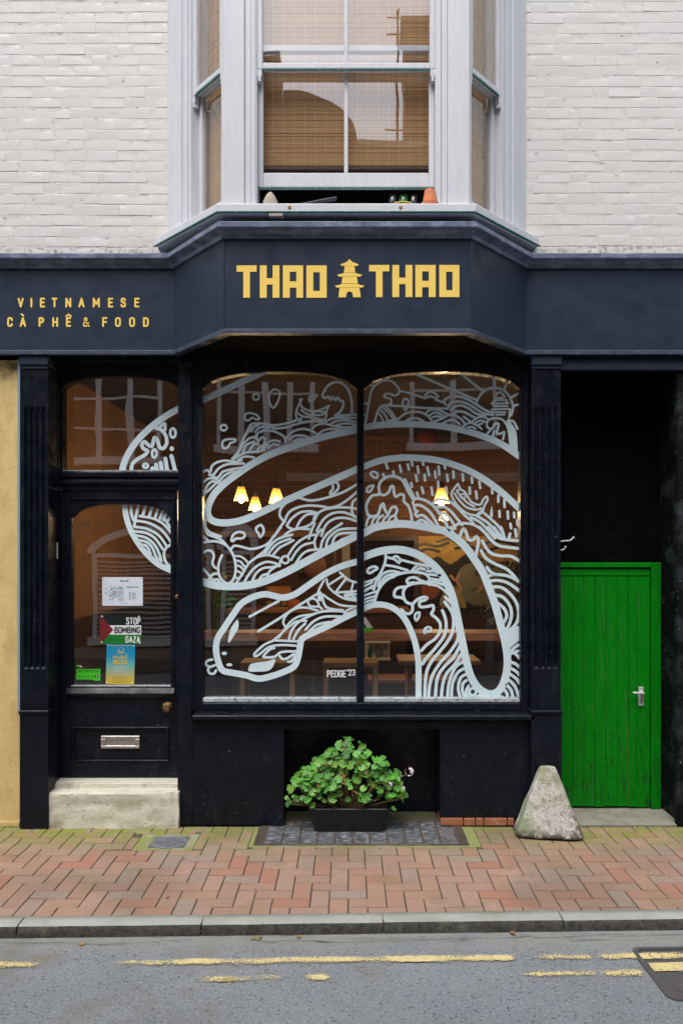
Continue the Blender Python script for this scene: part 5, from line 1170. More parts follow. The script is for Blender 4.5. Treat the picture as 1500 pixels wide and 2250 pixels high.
printed(lambda mb: (text(mb, 'THAO', nx(263.5), nx(272), nz(1278), .0105, YN - .0005, .0022), text(mb, '&', nx(273), nx(276), nz(1278), .0105, YN - .0005, .002), text(mb, 'THAO', nx(277), nx(283), nz(1278), .0105, YN - .0005, .0022)))
printed(lambda mb: text(mb, 'OPENING HOURS', nx(278), nx(304), nz(1291.5), .0085, YN - .0005, .0019))
mb = MB()
for k, yy in enumerate((1301, 1303.6, 1306, 1308.6, 1311, 1313.6, 1316)):
    mb.box(nx(283.5), nx(288.5), YN - .0006, YN - .0004, nz(yy + .7), nz(yy)); mb.box(nx(291), nx(291 + (5, 8, 7.5, 5, 9, 9.5, 5)[k]), YN - .0006, YN - .0004, nz(yy + .7), nz(yy))
mb.box(nx(265), nx(280), YN - .0006, YN - .0004, nz(1325.3), nz(1324.8)); mb.build('hours_lines', M['ink'], t, kind='stuff')
for a, b in ((227, 1270), (311.5, 1270), (226.5, 1329), (311.5, 1328.5)): mb = MB(); mb.lathe([(.003, YN), (.002, YN - .002)], (nx(a), 0, nz(b)), 8, 'Y'); mb.build('pin', M['steel_grey'], t)
rebase(t, (nx(270), YN, nz(1331)))
t = thing('protest_sign', 'black white green and red flag poster reading stop bombing gaza on the door glass', 'poster', (0, 0, 0))
mb = MB(); sheet(mb, 221, 310.5, 1352, 1374); mb.build('black_band', M['p_black'], t)
mb = MB(); sheet(mb, 221, 310.5, 1374, 1394.5); mb.build('white_band', M['p_white'], t)
mb = MB(); sheet(mb, 221, 310.5, 1394.5, 1415); mb.build('green_band', M['p_green'], t)
mb = MB(); mb.prism([(nx(221), nz(1352)), (nx(221), nz(1415)), (nx(249.5), nz(1383.5))], YN - .0012, YN - .0004); mb.build('red_triangle', M['p_red'], t)
for s, a, b, z0, z1, m_ in (('STOP', 277.5, 309.5, 1372.5, 1356.5, 'p_white'), ('BOMBING', 252, 308.5, 1391.5, 1377, 'p_black'), ('GAZA', 276, 308.5, 1412.5, 1397.5, 'p_white')):
    mb = MB(); text(mb, s, nx(a), nx(b), nz(z0), nz(z1) - nz(z0), YN - .0016, .0078, cap=False, track=.32); mb.build('lettering', M[m_], t)
for a, b in ((225, 1354.5), (305.5, 1354.5), (224, 1411), (307.5, 1413)): mb = MB(); mb.lathe([(.0065, YN), (.006, YN - .003), (.002, YN - .004)], (nx(a), 0, nz(b)), 10, 'Y'); mb.build('suction_dot', M['p_white'], t)
rebase(t, (nx(266), YN, nz(1415)))
t = thing('event_poster', 'blue to yellow music box poster below the flag poster on the door', 'poster', (0, 0, 0))
mb = MB(); mb.prism([(nx(235), nz(1415.5)), (nx(297.5), nz(1416)), (nx(295), nz(1504)), (nx(232.5), nz(1503))], YN - .0002, YN + .0008); mb.build('sheet', M['poster_grad'], t)
mb = MB(); text(mb, 'MUSIC', nx(249), nx(282), nz(1448), nz(1440) - nz(1448), YN - .001, .0055, cap=False); text(mb, 'BOX', nx(249), nx(281.5), nz(1460), nz(1449.5) - nz(1460), YN - .001, .0085, cap=False, track=.2)
mb.ribbon([(nx(260), nz(1428.5)), (nx(262), nz(1432)), (nx(266), nz(1433)), (nx(270), nz(1432)), (nx(272), nz(1428.5))], .008, YN - .001); mb.box(nx(249.5), nx(281), YN - .001, YN - .0006, nz(1435.6), nz(1435)); mb.box(nx(241), nx(291), YN - .001, YN - .0006, nz(1418.8), nz(1417.8)); mb.build('lettering', M['p_yellow'], t)
mb = MB(); mb.ribbon([(nx(266) + .02 * math.cos(a * .5236), nz(1429) + .02 * math.sin(a * .5236)) for a in range(12)], .0018, YN - .0007, closed=True)
for yy in (1463, 1467, 1471, 1475, 1480): mb.box(nx(249), nx(281 - (yy % 3)), YN - .0009, YN - .0005, nz(yy + .9), nz(yy))
mb.build('pale_print', mk('poster_pale', (.5, .6, .55), .5), t)
mb = MB()
for yy in (1487.5, 1493.5, 1498): mb.box(nx(248.5), nx(280), YN - .0009, YN - .0005, nz(yy + .9), nz(yy))
mb.build('small_print', mk('poster_olive', (.2, .17, .04), .5), t)
for a, b in ((237.5, 1417.5), (294.5, 1419.5), (235.5, 1499), (292, 1500)): mb = MB(); mb.lathe([(.005, YN), (.0045, YN - .0025)], (nx(a), 0, nz(b)), 8, 'Y'); mb.build('suction_dot', M['p_white'], t)
rebase(t, (nx(265), YN, nz(1504)))
t = thing('hygiene_sticker', 'bright green food hygiene rating sticker in the bottom left corner of the door glass', 'sticker', (0, 0, 0))
mb = MB(); sheet(mb, 168, 221, 1470, 1493); sheet(mb, 206.5, 221, 1493, 1495.5); mb.build('sheet', M['sticker'], t)
mb = MB(); text(mb, 'FOOD HYGIENE RATING', nx(170.5), nx(218), nz(1475.5), nz(1471.5) - nz(1475.5), YN - .0008, .0022)
mb.lathe([(.0135, YN - .0004), (.0135, YN - .001)], (nx(213.5), 0, nz(1486)), 20, 'Y')
mb.box(nx(168), nx(221), YN - .0008, YN - .0004, nz(1478), nz(1477.6)); mb.build('black_print', M['p_black'], t)
mb = MB(); DG = M['p_green']
for k in range(5): cxx = nx(174.5 + k * 7.4); mb.ribbon([(cxx + .0085 * math.cos(a * .628), nz(1486.5) + .0085 * math.sin(a * .628)) for a in range(10)], .0016, YN - .0008, closed=True); glyph(mb, '01234'[k], cxx - .003, nz(1488.3), .011, .8, .0018, YN - .0008)
mb.build('pale_scale', DG, t)
mb = MB(); glyph(mb, '5', nx(212.2), nz(1488.7), .0155, .95, .0034, YN - .0016, cap=False); mb.build('score', M['p_white'], t)
mb = MB(); mb.lathe([(.008, YN), (.008, YN - .0008)], (nx(171), 0, nz(1463)), 12, 'Y'); mb.build('small_badge', M['sticker'], t)
mb = MB(); text(mb, 'FOOD', nx(174), nx(179), nz(1463.2), .005, YN - .0004, .0011); text(mb, 'STANDARDS', nx(174), nx(180.5), nz(1465), .005, YN - .0004, .0011); text(mb, 'AGENCY', nx(174), nx(184), nz(1466.8), .0045, YN - .0004, .001); mb.build('small_print', M['p_white'], t)
rebase(t, (nx(195), YN, nz(1495)))
# scratched tag near the top of the door glass
mb = MB(); text(mb, 'RUF', nx(181), nx(200), nz(1158), .034, YDG - .002, .003); mb.build('scratched_mark', M['ink'], door)
# ================================================================ street things
# concrete guard stone: truncated pyramid with worn edges
t = thing('guard_stone', 'pale concrete pyramid guard stone with mossy top standing on the brick pavement', 'bollard', (X(1201, -.12), -.135, 0))
mb = MB(); lv = 14; nn = 32
def sq(a, k=9): c, s = math.cos(a), math.sin(a); return 1 / (abs(c) ** k + abs(s) ** k) ** (1 / k)
for j in range(lv + 2):
    tt = min(j, lv) / lv; h = .452 * tt; hw = .232 * (1 - tt) + .052 * tt
    if j <= 1: hw += .006 - .004 * j
    if j == lv + 1: hw *= .72; h = .458
    for k in range(nn):
        a = 2 * math.pi * k / nn + math.pi / 4; r = sq(a) * hw; q = Vector((math.cos(a) * 2.2, math.sin(a) * 2.2, h * 7)); d = 1 + .03 * mnoise.noise(q) + .022 * mnoise.noise(q * 3)
        if h < .06: d += .05 * mnoise.noise(q * 4)
        mb.v.append((math.cos(a) * r * d + .004 * mnoise.noise(q * 2), math.sin(a) * r * d * .62 + (-.02 * (1 - tt)), h + (.006 * mnoise.noise(q * 2) if j > lv - 1 else 0)))
m = nn; mb.f = [(j*m+k, j*m+(k+1) % m, (j+1)*m+(k+1) % m, (j+1)*m+k) for j in range(lv + 1) for k in range(m)] + [tuple((lv+1)*m + k for k in range(m)), tuple(range(m - 1, -1, -1))]
o = mb.build('stone_body', M['concrete'], t, smooth=True); t.rotation_euler.z = R(-9)
sub = o.modifiers.new('sub', 'SUBSURF'); sub.levels = 1; sub.render_levels = 2

# planter trough
TXC, TYC = X(767, -.06), -.03
t = thing('planter_trough', 'black plastic trough standing in the niche under the shop window', 'planter', (TXC, TYC, .0))
w0, w1 = .245, .285
mb = MB(); d0, d1, h = .085, .105, .165
out = [(w0, d0, 0.), (w0 + .006, d0 + .003, .03), (w1 - .006, d1 - .004, h - .024), (w1, d1, h - .022), (w1 + .004, d1 + .004, h - .004), (w1, d1, h), (w1 - .012, d1 - .012, h), (w1 - .016, d1 - .015, h - .03)]
rings = [[(x, y, z) for x, y in rrect(2 * a, 2 * b, .035, 5)] for a, b, z in out]; n = len(rings[0])
for r_ in rings: mb.v += r_
mb.f = [(j*n+k, j*n+(k+1) % n, (j+1)*n+(k+1) % n, (j+1)*n+k) for j in range(len(rings) - 1) for k in range(n)] + [tuple(range(n - 1, -1, -1))]
auto_smooth(mb.build('trough', M['plastic'], t), 30)
mb = MB(); mb.vprism(rrect(2 * w1 - .03, 2 * d1 - .03, .03, 5), .10, h - .022); mb.build('soil', M['soil'], t)

# geranium
pg = thing('geranium', 'bushy green geranium with small white flowers growing in the black trough', 'plant', (TXC, TYC, h - .02))
def leaf_mesh(seed):
    r = random.Random(seed); v = [(0, 0, 0)]; n = 22; cup = r.uniform(.1, .28); f = []
    mid = []
    for ringi, rr in enumerate((.55, 1.0)):
        for k in range(n):
            a = R(18) + (2 * math.pi - R(36)) * k / (n - 1) - math.pi / 2
            sc = 1 + (.07 * math.cos(a * 7) + .035 * math.cos(a * 17)) * (ringi + .1)
            rad = rr * sc; z = cup * rad * rad * .5 + .07 * math.cos(a * 7 + .6) * rr * rr + r.uniform(-.015, .015)
            v.append((rad * math.cos(a), rad * math.sin(a) + .15, z))
    f = [(0, 1 + k, 2 + k) for k in range(n - 1)] + [(1 + k, 1 + n + k, 2 + n + k, 2 + k) for k in range(n - 1)]
    me = bpy.data.meshes.new('leaf'); me.from_pydata(v, [], f); me.materials.append(M['leaf']); me.polygons.foreach_set('use_smooth', [True] * len(f)); return me
LM = [leaf_mesh(i) for i in range(5)]
def outline(u):      # half-profile of the mound: height of the crown above the soil at x = u (metres from the trough centre)
    pts = [(-.44, .12), (-.40, .17), (-.33, .23), (-.22, .31), (-.13, .38), (-.06, .45), (0, .465), (.06, .44), (.12, .38), (.19, .34), (.27, .31), (.33, .25), (.37, .14), (.39, .08)]
    for (a, b), (c, d) in zip(pts[:-1], pts[1:]):
        if a <= u <= c: return b + (d - b) * (u - a) / (c - a)
    return 0
stems = MB(); placed = []
tries = 0
while len(placed) < 298 and tries < 16000:
    tries += 1
    u = rng.uniform(-.43, .375); H = outline(u)
    z = H * rng.random() ** .55
    dep = .15 * math.sqrt(max(0, 1 - (z / .5) ** 2)); y = -dep * rng.random() ** .55 if rng.random() < .8 else dep * rng.random()
    if z < .0 + .05 * rng.random() and abs(u) < .3 and rng.random() < .6: continue
    s = rng.choice((rng.uniform(.011, .020), rng.uniform(.020, .036)))
    if any((u - a) ** 2 + (z - c) ** 2 + ((y - b) * 1.6) ** 2 < (.60 * (s + q)) ** 2 for a, b, c, q in placed): continue
    placed.append((u, y, z, s))
    o = link('leaf', rng.choice(LM), pg); o.location = (u, y, z + .02); o.scale = (s, s, s)
    nrm = Vector((u * 1.2 + rng.uniform(-.5, .5), -1.0 + rng.uniform(-.2, .7), .75 + rng.uniform(-.5, .6))).normalized()
    o.rotation_euler = (nrm.to_track_quat('Z', 'Y') @ Matrix.Rotation(rng.uniform(0, 6.28), 4, 'Z').to_quaternion()).to_euler()
for k in range(46):
    u, y, z, s = rng.choice(placed); b = (u * .35 + rng.uniform(-.05, .05), rng.uniform(-.03, .05), 0)
    stems.tube(catmull([b, (u * .6, y * .4, z * .45), (u * .95, y * .9, z * .92), (u, y, z + .018)], n=3), .0035 + .002 * rng.random(), 5)
stems.build('stems', M['stem'], pg, kind='stuff')
def flower(cx, cz, cy, rad, nfl, dried=0):
    mb = MB()
    for k in range(nfl):
        d = Vector((rng.gauss(0, 1), rng.gauss(-.6, .7), rng.gauss(.2, 1))).normalized() * rad; c = Vector((cx, cy, cz)) + d
        nrm = d.normalized(); q = nrm.to_track_quat('Z', 'Y')
        for j in range(5):
            a = 2 * math.pi * j / 5; p = [Vector((0, 0, 0)), Vector((.008 * math.cos(a - .5), .008 * math.sin(a - .5), .002)), Vector((.0135 * math.cos(a), .0135 * math.sin(a), .001)), Vector((.008 * math.cos(a + .5), .008 * math.sin(a + .5), .002))]
            mb.add([tuple(c + q @ w) for w in p], [(0, 1, 2, 3)])
    return mb
LOCX = lambda px: X(px, -.14) - TXC
LOCZ = lambda py: Z(py, -.14) - (h - .02)
f1 = flower(LOCX(899), LOCZ(1696), -.10, .028, 13).build('flower_head', M['petal'], pg); f2 = flower(LOCX(855), LOCZ(1722), -.13, .016, 7).build('flower_head', M['petal'], pg); flower(LOCX(886), LOCZ(1731), -.12, .006, 2).build('flower_head', M['petal'], pg)
mb = MB(); mb.tube(catmull([(.20, -.05, .12), (.28, -.09, .2), (LOCX(890), -.10, LOCZ(1704))], n=4), .0028, 6); mb.tube(catmull([(.12, -.08, .12), (.2, -.12, .2), (LOCX(852), -.125, LOCZ(1726))], n=4), .0028, 6); mb.build('flower_stalk', M['stem'], pg)
for (a, b) in ((757, 1643), (805, 1693), (757, 1712), (717, 1675), (781, 1738), (698, 1724), (755, 1700)):
    mb = MB()
    for k in range(9):
        c = Vector((LOCX(a) + rng.gauss(0, .008), -.155 + rng.gauss(0, .006), LOCZ(b) + rng.gauss(0, .008))); d = [Vector((rng.gauss(0, .009), rng.gauss(0, .005), rng.gauss(0, .009))) for _ in range(3)]
        mb.add([tuple(c + q) for q in d], [(0, 1, 2)])
    mb.build('dead_flower', M['dry'], pg)
# fallen leaves and litter
def fallen(x, y, z, s, mat, lab, rot):
    mb = MB(); n = 9; pts = []
    for k in range(n): a = 2 * math.pi * k / n; rr = s * (1 if k % 2 else .62); pts.append((rr * 1.4 * math.cos(a), rr * .8 * math.sin(a), .004 + .006 * math.cos(a * 2 + rot) * s / .03))
    mb.add([(0, 0, .007)] + pts, [(0, 1 + k, 1 + (k + 1) % n) for k in range(n)]); o = mb.build('fallen_leaf', mat); o.location = (x, y, z); o.rotation_euler.z = rot
    tag(o, lab, 'leaf', 'fallen leaves')
def gp(px, py, z): Y = -D0 + (CZ - z) * F / (py - VY); return X(px, Y), Y, z
GLF = mk('greenish_dead_leaf', (.20, .19, .07), .8)
fallen(*gp(564, 2061, -.045), .028, GLF, 'olive dead leaf in the gutter below the kerb', 0.3)
fallen(*gp(656, 2059, -.045), .018, M['dry'], 'brown dead leaf in the gutter left of centre', 1.2)
fallen(*gp(181, 2075, -.045), .016, mk('orange_leaf', (.45, .18, .05), .8), 'small orange leaf in the gutter on the left', .4)
fallen(*gp(1125, 2051, -.045), .02, M['dry'], 'brown leaf in the gutter near the middle kerbstone', 2.)
fallen(*gp(404, 1888, .002), .014, GLF, 'dark curled leaf on the paving below the drain cover', .8)
fallen(*gp(368, 1972, .002), .016, M['dry'], 'brown twig leaf on the lower paving', 1.9)
fallen(*gp(641, 1812, .002), .02, M['dry'], 'brown leaf at the left corner of the niche', .2)
fallen(*gp(721, 1818, .002), .018, mk('tan_leaf', (.42, .28, .12), .8), 'tan leaf against the foot of the trough', .9)
fallen(*gp(503, 2152, -.045), .03, mk('straw_leaf', (.36, .28, .12), .8), 'straw coloured leaf on the road beside the worn yellow line', .6)
# moss tufts along the wall foot, beside the step
mo = MB()
for k in range(900):
    x = rng.uniform(-2.6, 2.5); y = -.012 - abs(rng.gauss(0, .012)); 
    if -.62 < x < .80 and rng.random() < .9: continue
    hgt = rng.uniform(.002, .007)
    mo.add([(x - .004, y, 0), (x + .004, y + rng.uniform(-.004, .004), 0), (x + rng.uniform(-.003, .003), y, hgt)], [(0, 1, 2)])
o = mo.build('moss', mk('moss_green', (.09, .13, .025), .95, layers=[((.05,.04,.02), 15, .5, .6, .8)]), kind='stuff')
o['label'] = 'thin green moss along the foot of the shopfront'; 

# ================================================================ inside the cafe
def pendant(label, x, y, z, s, watt, cable_top=3.42):
    t = thing('pendant_lamp', label, 'lamp', (x, y, z), group='amber glass pendant lamps')
    mb = MB(); prof = [(.030 * s, .150 * s), (.036 * s, .142 * s), (.052 * s, .08 * s), (.072 * s, .008 * s), (.076 * s, 0)]
    mb.lathe(prof, n=28, caps=False); o = mb.build('lamp_shade', M['shade'], t, smooth=True)
    mb = MB(); mb.lathe([(.004, .20 * s), (.02 * s, .195 * s), (.022 * s, .15 * s), (.032 * s, .148 * s), (.032 * s, .138 * s)], n=16); auto_smooth(mb.build('lamp_holder', M['cable'], t))
    mb = MB(); mb.tube([(0, 0, .195 * s), (0, 0, cable_top - z)], .0035, 6); mb.build('cable', M['cable'], t)
    mb = MB(); mb.lathe([(.002, -.020 * s), (.02 * s, -.014 * s), (.030 * s, .008 * s), (.026 * s, .035 * s), (.012 * s, .065 * s)], n=18); mb.build('bulb', M['bulb'], t, smooth=True)
    ld = bpy.data.lights.new('bulb_light', 'POINT'); ld.energy = watt; ld.color = (1, .70, .38); ld.shadow_soft_size = .03 * s
    lo = bpy.data.objects.new('bulb_light', ld); COL.objects.link(lo); lo.parent = t; lo.location = (0, 0, -.05 * s)
YQ = 1.7
def lamp_at(lab, px, py, y, s, w): pendant(lab, X(px, y), y, Z(py, y), s, w)
lamp_at('leftmost of the three amber pendant lamps behind the left pane', 530, 1101, 1.70, .90, 6)
lamp_at('lowest of the three amber pendant lamps behind the left pane', 560.5, 1121, 2.05, .87, 6)
lamp_at('amber pendant lamp right of the cluster of three behind the left pane', 607, 1106, 1.55, .92, 6)
lamp_at('lone amber pendant lamp behind the right pane', 969, 1107, 1.50, .98, 9)
lamp_at('small far pendant lamp glowing below the lone lamp in the right pane', 974, 1143, 3.6, .75, 14)
# red paper lantern
t = thing('paper_lantern', 'dim red paper lantern hanging behind the top of the right pane', 'lantern', (X(940, 2.6), 2.6, Z(962, 2.6)))
mb = MB(); mb.lathe([(.03, .105)] + [(.1 * math.sin(a) + .003 * (k % 2), .1 * math.cos(a)) for k, a in enumerate([R(20 + 10 * i) for i in range(15)])] + [(.03, -.105)], n=20); mb.build('paper_globe', M['red_lantern'], t, smooth=True)
mb = MB(); mb.tube([(0, 0, .1), (0, 0, 3.42 - Z(962, 2.6))], .003, 5); mb.build('cord', M['cable'], t)
t = thing('ceiling_cable', 'thin black cable drooping below the ceiling behind the right pane', 'cable', (X(850, 2.4), 2.4, Z(950, 2.4)))
mb = MB(); P0 = Vector(t.location)
mb.tube(catmull([tuple(Vector((X(a, 2.4), 2.4, Z(b, 2.4))) - P0) for a, b in ((828, 948), (850, 962), (880, 975), (915, 972), (955, 950))], n=6), .003, 5); mb.tube(catmull([tuple(Vector((X(a, 2.42), 2.42, Z(b, 2.42))) - P0) for a, b in ((838, 950), (860, 985), (890, 1005), (930, 1000), (965, 978))], n=6), .003, 5); mb.build('wire', M['cable'], t)
# window bar
bz = Z(1391, .30); t = thing('window_bar', 'red stained timber bar running along the inside of the shop window', 'counter', (0, .45, 0))
mb = MB(); mb.box(X(440, .30), X(1104, .30), -.13, .15, bz - .062, bz, .004); mb.build('bar_top', M['copper_wood'], t)
for px_ in (470, 690, 1098): mb = MB(); mb.box(X(px_, .5) - .02, X(px_, .5) + .02, -.02, .02, .30, bz - .063); mb.build('leg', M['dark_wood'], t)
# bar stools: rectangular seat and four square legs
st = thing('bar_stool', 'pale wooden bar stool under the left pane near the painted head', 'stool', (X(592, .72), .68, .30), group='pale wooden bar stools at the window')
sw, sdp, sh = .215, .15, 1.075 - .30 + .0
mb = MB(); mb.box(-sw, sw, -sdp, sdp, sh - .035, sh, .005); mb.build('seat', M['oak'], st)
for sx in (-1, 1):
    for sy in (-1, 1): mb = MB(); mb.box(sx * (sw - .022) - .02, sx * (sw - .022) + .02, sy * (sdp - .03) - .02, sy * (sdp - .03) + .02, 0, sh - .036, .003); mb.build('leg', M['oak'], st)
mb = MB(); mb.box(-sw + .043, sw - .043, -sdp + .02, -sdp + .04, .2, .235); mb.build('foot_rail', M['oak'], st)
s2 = copy_tree(st); s2.location = (X(770, .72), .68, .30); s2['label'] = 'pale wooden bar stool behind the mullion above the signature'
# bench table on the right
t = thing('bench_table', 'low wooden bench behind the lower right pane', 'bench', (X(962, .95), 1.0, .30))
mb = MB(); mb.box(-.33, .33, -.20, .22, .72, .755, .004); mb.build('top', M['oak'], t)
for sx in (-1, 1): mb = MB(); mb.box(sx * .24 - .02, sx * .24 + .02, -.15, .15, 0, .719); mb.build('leg', M['oak'], t)
t = thing('low_bench', 'lower wooden bench deeper inside the right pane', 'bench', (X(905, 1.9), 1.9, .30))
mb = MB(); mb.box(-.42, .42, -.18, .18, .42, .455, .004); mb.build('top', M['copper_wood'], t)
for sx in (-1, 1): mb = MB(); mb.box(sx * .3 - .02, sx * .3 + .02, -.14, .14, 0, .419); mb.build('leg', M['dark_wood'], t)
# counter at the back
t = thing('serving_counter', 'dark serving counter with wooden top at the back of the cafe', 'counter', (X(720, 3.2), 3.25, .30))
mb = MB(); mb.box(-1.05, .85, -.25, .25, 0, .98); mb.build('counter_front', M['dark_wood'], t); mb = MB(); mb.box(-1.1, .9, -.3, .28, .981, 1.02, .005); mb.build('counter_top', M['copper_wood'], t)
def onc(px, dz=0): return (X(px, 3.05), 3.1, 1.32 + dz)
t = thing('bread_tray', 'tray of golden bread on the back counter', 'tray', onc(608)); mb = MB(); mb.box(-.14, .14, -.1, .1, 0, .02, .004); mb.build('tray', M['oak'], t)
for k in range(3): mb = MB(); mb.lathe([(.002, -.09), (.03, -.07), (.038, 0), (.03, .07), (.002, .09)], (-.08 + .08 * k, 0, .05), 12, 'Y'); mb.build('loaf', M['mustard'], t, smooth=True)
t = thing('display_box', 'orange food box on the back counter', 'box', onc(612, .12)); mb = MB(); mb.box(-.13, .13, -.08, .08, .0, .012); mb.box(-.13, -.118, -.08, .08, .012, .12); mb.box(.118, .13, -.08, .08, .012, .12); mb.box(-.118, .118, .07, .08, .012, .12); mb.build('case', mk('orange_food', (.45, .17, .03), .6), t)
t = thing('pumpkin', 'small orange pumpkin on the back counter', 'pumpkin', onc(645)); mb = MB(); mb.lathe([(.002, .0), (.06, .01), (.08, .05), (.06, .095), (.015, .10), (.012, .13)], n=16); mb.build('gourd', mk('pumpkin_orange', (.5, .12, .02), .6), t, smooth=True)
t = thing('wall_shelf', 'long wooden shelf across the back wall above the counter', 'shelf', (X(620, 4.2), 4.25, Z(1180, 4.2)))
mb = MB(); mb.box(-1.9, .95, -.14, .14, 0, .07, .004); mb.build('shelf_board', mk('warm_shelf', (.34, .17, .05), .6), t)
for k, px_ in enumerate((655, 690, 735, 760)):
    lab = ('tall dark bottle hanging left under the back shelf', 'copper pan hanging under the back shelf', 'grey utensil hanging beside the copper pan', 'patterned banner strip hanging by the mullion')[k]
    t = thing(('bottle', 'copper_pan', 'utensil', 'banner')[k], lab, ('bottle', 'pan', 'utensil', 'banner')[k], (X(px_, 4.1), 4.12, Z(1190 + (70, 75, 60, 90)[k], 4.1)))
    mb = MB()
    if k == 0: mb.lathe([(.05, 0), (.055, .02), (.055, .22), (.018, .3), (.018, .4)], n=14)
    elif k == 1: mb.lathe([(.12, .0), (.15, .02), (.15, .04), (.13, .045)], (0, 0, .12), 20, 'Y'); mb.box(-.012, .012, .0, .02, .25, .42)
    elif k == 2: mb.tube([(0, 0, .0), (0, 0, .34)], .012, 8); mb.lathe([(.03, -.06), (.045, 0), (.03, .05)], n=10)
    else: mb.box(-.05, .05, 0, .012, 0, .5)
    mb.build('body', (M['green_glass'], M['copper_wood'], M['steel_grey'], M['cream'])[k], t, smooth=(k < 3))
# dark doorway in the back wall
t = thing('inner_doorway', 'dark doorway in the back wall behind the mullion', 'doorway', (X(855, 4.3), 4.36, RZ0))
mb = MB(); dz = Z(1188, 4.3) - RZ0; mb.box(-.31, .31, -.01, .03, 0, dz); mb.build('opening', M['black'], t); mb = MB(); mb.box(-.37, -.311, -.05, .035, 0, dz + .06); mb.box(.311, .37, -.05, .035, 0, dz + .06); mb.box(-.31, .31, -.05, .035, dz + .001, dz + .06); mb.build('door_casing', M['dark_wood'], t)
# abstract wall painting
PY = 4.30
t = thing('wall_painting', 'abstract mustard black and grey painting on the back wall behind the right pane', 'painting', (X(1010, PY), PY, Z(1340, PY)))
def wp(px, py): return (X(px, PY) - X(1010, PY), Z(py, PY) - Z(1340, PY))
def art(name, pts, mat, d): mb = MB(); mb.prism([wp(*p) for p in catmull(pts, True, 3)] if d else [wp(*p) for p in pts], .02 - .004 * d, .03); mb.build(name, mat, t)
art('ground', [(912, 1178), (1150, 1178), (1150, 1336), (912, 1336)], M['mustard'], 0)
art('dark_shape', [(930, 1250), (960, 1222), (990, 1240), (1030, 1215), (1075, 1235), (1140, 1240), (1140, 1332), (1000, 1334), (925, 1330), (918, 1290)], M['p_black'], 1)
art('grey_shape', [(1010, 1250), (1060, 1232), (1120, 1245), (1142, 1290), (1110, 1325), (1040, 1330), (1005, 1300)], M['grey_art'], 2)
art('pale_shape', [(965, 1330), (975, 1300), (990, 1285), (1010, 1300), (1025, 1334), (1012, 1334), (1000, 1310), (990, 1334)], mk('khaki_art', (.34, .28, .12), .7), 3)
art('red_shape', [(925, 1290), (945, 1275), (965, 1285), (960, 1310), (935, 1318)], mk('rust_art', (.25, .06, .03), .7), 2)
for i, pts in enumerate(([(905, 1205), (930, 1195), (960, 1200), (985, 1192)], [(915, 1215), (940, 1206), (965, 1212)], [(960, 1190), (985, 1184), (1010, 1196), (1035, 1188)], [(1000, 1205), (1030, 1200), (1060, 1210), (1100, 1200)], [(1060, 1195), (1090, 1188), (1130, 1196)])):
    mb = MB(); mb.ribbon([wp(*p) for p in pts], .03, .009 - .001 * i); mb.build('brush_line', M['p_black'], t)
for i, pts in enumerate(([(990, 1265), (1000, 1275), (1008, 1262)], [(1005, 1280), (1012, 1295), (1002, 1305)], [(1050, 1300), (1062, 1285)])):
    mb = MB(); mb.ribbon([wp(*p) for p in pts], .035, .004 - .001 * i); mb.build('pink_line', mk('pink_art%d' % i, (.45, .25, .17), .7), t)
# vase with flowers on the window bar
t = thing('flower_vase', 'glass vase with pink and lime flowers at the left end of the window bar', 'vase', (X(478, .42), .42, bz))
mb = MB(); mb.lathe([(.055, .0), (.062, .01), (.058, .10), (.066, .19), (.072, .215)], n=22, caps=False); mb.build('vase', M['clear'], t, smooth=True)
mb = MB(); 
for k in range(9): a = rng.uniform(0, 6.28); mb.tube(catmull([(.02 * math.cos(a + 2), .02 * math.sin(a + 2), .01), (.03 * math.cos(a), .03 * math.sin(a), .2), (.10 * math.cos(a), .06 * math.sin(a), .33 + .12 * rng.random())], n=3), .003, 5)
mb.build('stems', mk('green_stem', (.06, .16, .03), .6), t)
for k in range(10):
    mb = MB(); px_, py_ = 468 + rng.uniform(-14, 42), 1262 + rng.uniform(-12, 26); c = (X(px_, .42) - t.location.x, rng.uniform(-.04, .04), Z(py_, .42) - bz); r_ = rng.uniform(.012, .022)
    mb.lathe([(.001, -r_), (r_ * .8, -r_ * .5), (r_, 0), (r_ * .7, r_ * .6), (.001, r_ * .8)], c, 8); mb.build('blossom', M['flower'] if k % 3 == 0 else M['flower_y'], t, smooth=True)
LV = MB()
for k in range(50):
    c = Vector((rng.uniform(-.09, .12), rng.uniform(-.05, .05), rng.uniform(.2, .40))); d = [Vector((rng.gauss(0, .02), rng.gauss(0, .012), rng.gauss(0, .02))) for _ in range(3)]; LV.add([tuple(c + q) for q in d], [(0, 1, 2)])
LV.build('foliage', M['leaf'], t, kind='stuff')
# hanging plant at the right
t = thing('hanging_plant', 'leafy hanging plant behind the right edge of the right pane', 'plant', (X(1112, .9), .95, Z(1400, .9)))
LV = MB()
for k in range(260):
    c = Vector((rng.gauss(0, .09), rng.gauss(0, .05), rng.uniform(.05, .62))); d = [Vector((rng.gauss(0, .022), rng.gauss(0, .015), rng.gauss(0, .022))) for _ in range(4)]; LV.add([tuple(c + q) for q in d[:3]], [(0, 1, 2)])
LV.build('foliage', mk('dusty_leaf', (.12, .12, .035), .6, layers=[((.3, .22, .08), 30, .5, .6, .8)]), t, kind='stuff')
mb = MB(); mb.lathe([(.05, -.1), (.08, .0), (.085, .06), (.075, .06)], n=14); mb.tube([(0, 0, .05), (.0, 0, 1.2)], .003, 5); mb.build('pot', M['terracotta'], t)
